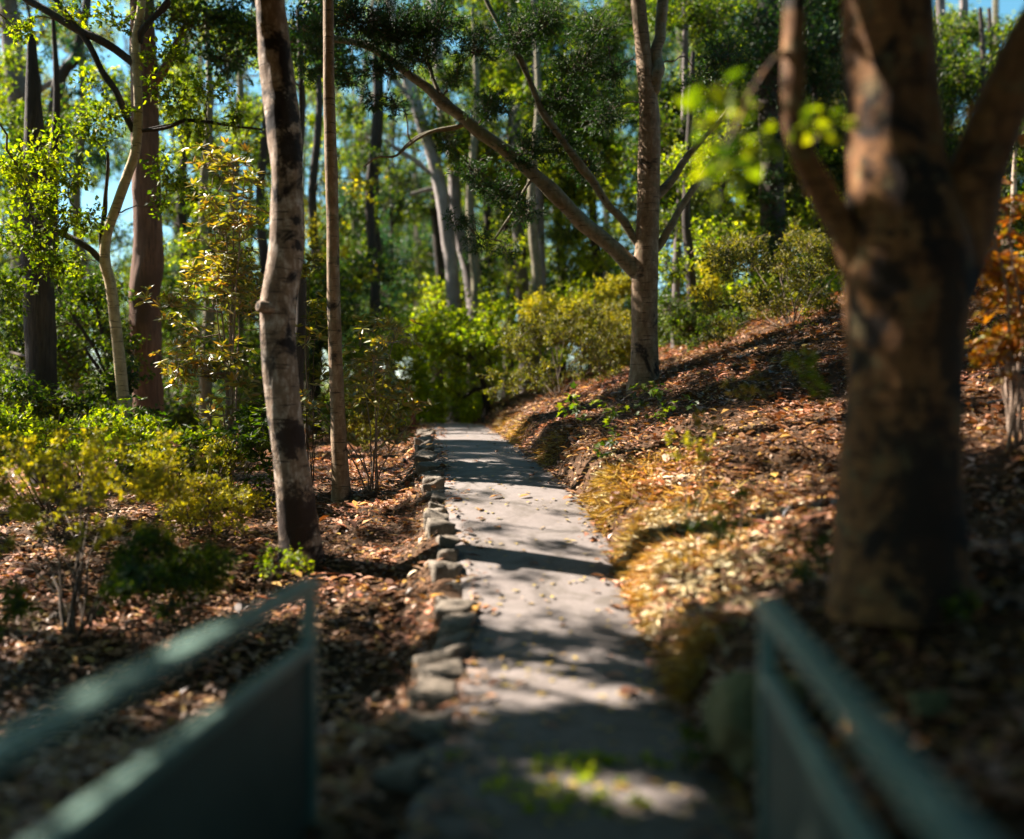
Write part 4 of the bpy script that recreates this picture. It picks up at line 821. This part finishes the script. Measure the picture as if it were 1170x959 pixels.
shrub('weeds', 'patch of small green weeds in the dark foreground of the path', 'weeds', 650, 4.25, [(px_, settle(px_, d_, .05), d_, r_, .5) for px_, d_, r_ in zip(rng.normal(650, 55, 40), rng.uniform(4.0, 4.7, 40), rng.uniform(10, 20, 40))], 'small', 'bright', stems=6, stem_r=.0015, scale=1.0, squash=.35, cover=1.3)
shrub('weeds', 'few green weeds beside the foot of the right railing', 'weeds', 790, 4.6, fill(5, 770, 850, 820, 870, 4.4, 4.8, 8, 14, .3), 'small', 'green', stems=5, stem_r=.002, squash=.4)
shrub('leafy_plant', 'small green plant on the leaves at the right of the forked tree foot', 'plant', 1090, 4.6, fill(4, 1078, 1105, 680, 710, 4.5, 4.7, 10, 14, .4), 'broad', 'green', stems=3, stem_r=.003, scale=.5)
shrub('orange_shrub', 'orange and rust leaved shrub with pale crooked stems at the right edge', 'shrub', 1160, 8.0,
      fill(14, 1105, 1200, 290, 415, 7.4, 8.4, 20, 32, .5)+fill(7, 1090, 1200, 190, 290, 7.2, 8.2, 16, 26, .35)+[(1115, 130, 6.8, 18, .3), (1105, 165, 6.8, 16, .3), (1095, 200, 6.9, 14, .3), (1160, 160, 6.8, 18, .3)], 'whorl', 'orange', stems=9, stem_r=.016, twig='paletwig', scale=.85, cover=1.7)
shrub('shrub', 'brown thin-twigged shrub on the slope line right of the orange one', 'shrub', 1110, 11, fill(8, 1090, 1190, 360, 430, 10.5, 12, 14, 24, .4), 'small', 'olive', stems=8, stem_r=.008)

# ------------------------------------------------------------------ far wood
mb = MB()
def far_mass(n, x0, x1, y0, y1, d0, d1, cov, r0=30, r1=55):
    for c in fill(n, x0, x1, y0, y1, d0, d1, r0, r1): clump(mb, W(c[0], c[1], c[2]), c[3]/F*c[2], 'far', cov, scale=.85, lmat=2*int(rng.uniform() < .45))
far_mass(60, -150, 1300, 410, 480, 42, 70, .9)
far_mass(44, -100, 480, 280, 420, 45, 75, .7)
far_mass(42, 380, 640, 200, 400, 45, 75, .6)
far_mass(85, 600, 1300, 20, 400, 45, 75, .9)
far_mass(70, -100, 620, -40, 320, 45, 75, .5, 18, 40)
for _ in range(46):
    x_ = rng.uniform(-150, 1300); d_ = rng.uniform(42, 75); g_ = ground_at(x_, d_); h_ = rng.uniform(12, 28)
    P = catmull([g_-np.array([0, 0, 3]), g_+np.array([rng.normal(0, .5), 0, h_*.5]), g_+np.array([rng.normal(0, 1.5), 0, h_])], 12); add_tube(mb, P, np.linspace(.25, .06, 12), 6, mat=1)
    for q in range(6, 11):
        e = P[q]+np.array([rng.normal(0, 2), rng.normal(0, 1), rng.uniform(1, 3)]); add_tube(mb, catmull([P[q], (P[q]+e)/2+rng.normal(size=3)*.3, e], 6), np.linspace(.08, .025, 6), 4, mat=1)
props(mb.build('far_woodland', [M['blue'], M['bark_limb'], M['lime']], smooth=False), 'hazy green woodland far behind the trees', 'woodland', kind='stuff')

# ------------------------------------------------------------------ railings
rail_mat = plain('rail_paint', (.10, .175, .145), (.17, .26, .22), 5, rough=.45, bump=.15, spec=.5, dist=.004)
panel_mat = plain('panel_paint', (.045, .062, .05), (.08, .10, .082), 4, rough=.6, bump=.15, dist=.004)
def box(mb, c0, c1, half, h0, h1, mat=0, bev=.008):
    """a bar from c0 to c1 (plan points), half width, between heights h0 and h1, with bevelled long edges"""
    c0, c1 = np.array(c0, float), np.array(c1, float); d = (c1-c0)/np.linalg.norm(c1-c0); n_ = np.array([d[1], -d[0]])
    prof = [(-half+bev, h0), (half-bev, h0), (half, h0+bev), (half, h1-bev), (half-bev, h1), (-half+bev, h1), (-half, h1-bev), (-half, h0+bev)]
    V = [[*(c+n_*a), z] for c in (c0, c1) for a, z in prof]
    mb.add(V, [[k, (k+1) % 8, 8+(k+1) % 8, 8+k] for k in range(8)], mat); mb.add(V, [list(range(7, -1, -1)), list(range(8, 16))], mat)
def railing(end, name_label, dirn=(.103, 1.0), back=6.0):
    e = np.array(end); d = np.array(dirn)/np.linalg.norm(dirn); s = e-d*back
    root = thing('railing', name_label, 'railing', (e[0], e[1], 0))
    B = (e[0], e[1], 0)
    mb = MB(); box(mb, s, e, .042, .925, .967); mb.build('top_rail', rail_mat, root, B, smooth=False)
    mb = MB(); box(mb, s, e-d*.03, .028, .675, .72); mb.build('middle_rail', rail_mat, root, B, smooth=False)
    mb = MB(); k_ = 0.03
    while k_ < back-.1:
        box(mb, e-d*(k_+.085), e-d*k_, .006, -.15, .675, bev=.001); k_ += .0875
    mb.build('infill_panel', panel_mat, root, B, smooth=False)
    for q in (0.03, 3.9, 5.9):
        mb = MB(); c_ = e-d*q; box(mb, c_-d*.027, c_+d*.027, .027, -.25, .925-.0, bev=.004); mb.build('post', rail_mat, root, B, smooth=False)
    return root
railing((-.80, 3.97), 'blurred green timber railing with dark panel at the lower left')
railing((.905, 3.55), 'blurred green timber railing with dark panel at the lower right')
deck = thing('footbridge_deck', 'plank deck of the footbridge between the two green railings', 'footbridge', (0, 3.2, 0))
mb = MB(); d = norm(np.array([.103, 1.0])); n_ = np.array([d[1], -d[0]])
for k_ in range(36):
    c_ = np.array([.05, 3.35])-d*(k_*.15); box(mb, c_-n_*.78, c_+n_*.74, .068, .0, .035, bev=.004)
mb.build('plank_floor', plain('weathered_plank', (.07, .06, .05), (.14, .12, .10), 6, stretch=(1, 6, 1)), deck, (0, 3.2, 0), smooth=False)
for sx in (-.62, .62):
    mb = MB(); c_ = np.array([.05, 3.35])+n_*sx; box(mb, c_-d*5.3, c_, .05, -.24, -.004); mb.build('beam', M['bark_dark'], deck, (0, 3.2, 0), smooth=False)

# ------------------------------------------------------------------ small things
g = ground_at(472, 20.5); po = thing('marker_post', 'short reddish wooden post standing left of the path end', 'post', g)
z0 = EYE-(486-CY)/F*20.5; z1 = EYE-(455-CY)/F*20.5; xx = (472-CX)/F*20.5
mb = MB(); box(mb, (xx-.045, 20.5), (xx+.045, 20.5), .045, g[2]-.2, z1-.02, bev=.006); mb.build('shaft', plain('post_wood', (.10, .035, .02), (.20, .08, .045), 8), po, g, smooth=False)
mb = MB(); box(mb, (xx-.036, 20.5), (xx+.036, 20.5), .036, z1-.02, z1, bev=.008); mb.build('cap', plain('post_cap', (.08, .03, .02), (.14, .06, .04), 8), po, g, smooth=False)
white = plain('tag_white', (.55, .56, .6), (.7, .7, .74), 10, rough=.4)
g = ground_at(895, 7.6); tg = thing('plant_tag', 'tiny white curved plant tag sticking out of the shaded slope', 'plant tag', g)
mb = MB(); a_ = np.array(g); add_tube(mb, catmull([a_-[0, 0, .05], a_+[0, 0, .05], a_+[.012, 0, .085], a_+[.03, 0, .10]], 10), np.full(10, .0035), 8); mb.build('stake', white, tg, g)
mb = MB(); V = [[.015, 0, .085], [.05, 0, .10], [.052, 0, .125], [.02, -.004, .115]]; V = np.array(V)+g; mb.add(np.vstack([V, V+[0, .003, 0]]), [[0, 1, 2, 3], [7, 6, 5, 4], [0, 4, 5, 1], [1, 5, 6, 2], [2, 6, 7, 3], [3, 7, 4, 0]]); mb.build('label_plate', white, tg, g, smooth=False)
P = []
for x_ in np.linspace(1128, 1230, 12):
    q = ground_at(x_, 9.4); P.append(q+[0, 0, .03])
mb = MB(); add_tube(mb, P, np.full(12, .007), 8); props(mb.build('garden_hose', plain('hose', (.10, .22, .35), (.14, .28, .42), 9, rough=.4), base=P[0]), 'thin blue hose lying on the slope under the orange shrub', 'hose')
def stick(px0, py_d0, px1, d1, r, label, mat='paletwig'):
    a_, b_ = ground_at(px0, py_d0), ground_at(px1, d1); m_ = (a_+b_)/2+[0, 0, .05]
    mb = MB(); Pp = catmull([a_+[0, 0, .02], m_, b_+[0, 0, .03]], 14)+np.cumsum(rng.normal(size=(14, 3))*.006, 0); add_tube(mb, Pp, np.linspace(r, r*.4, 14), 8, rough=.1)
    q = Pp[8]; e = q+(b_-a_)*.3+np.array([0, .12, .04]); add_tube(mb, catmull([q, (q+e)/2+[0, .02, .02], e], 6), np.linspace(r*.5, r*.2, 6), 6)
    props(mb.build('fallen_stick', M[mat], base=a_), label, 'stick')
stick(825, 6.3, 875, 6.1, .010, 'pale bare stick lying across the dappled bank below the green leaves')
stick(840, 5.0, 805, 5.6, .016, 'whitish fallen stick pointing at the path low on the right bank')
stick(255, 9.6, 175, 9.0, .012, 'grey fallen stick under the azalea stems on the left slope')
print('objects', len(bpy.data.objects))
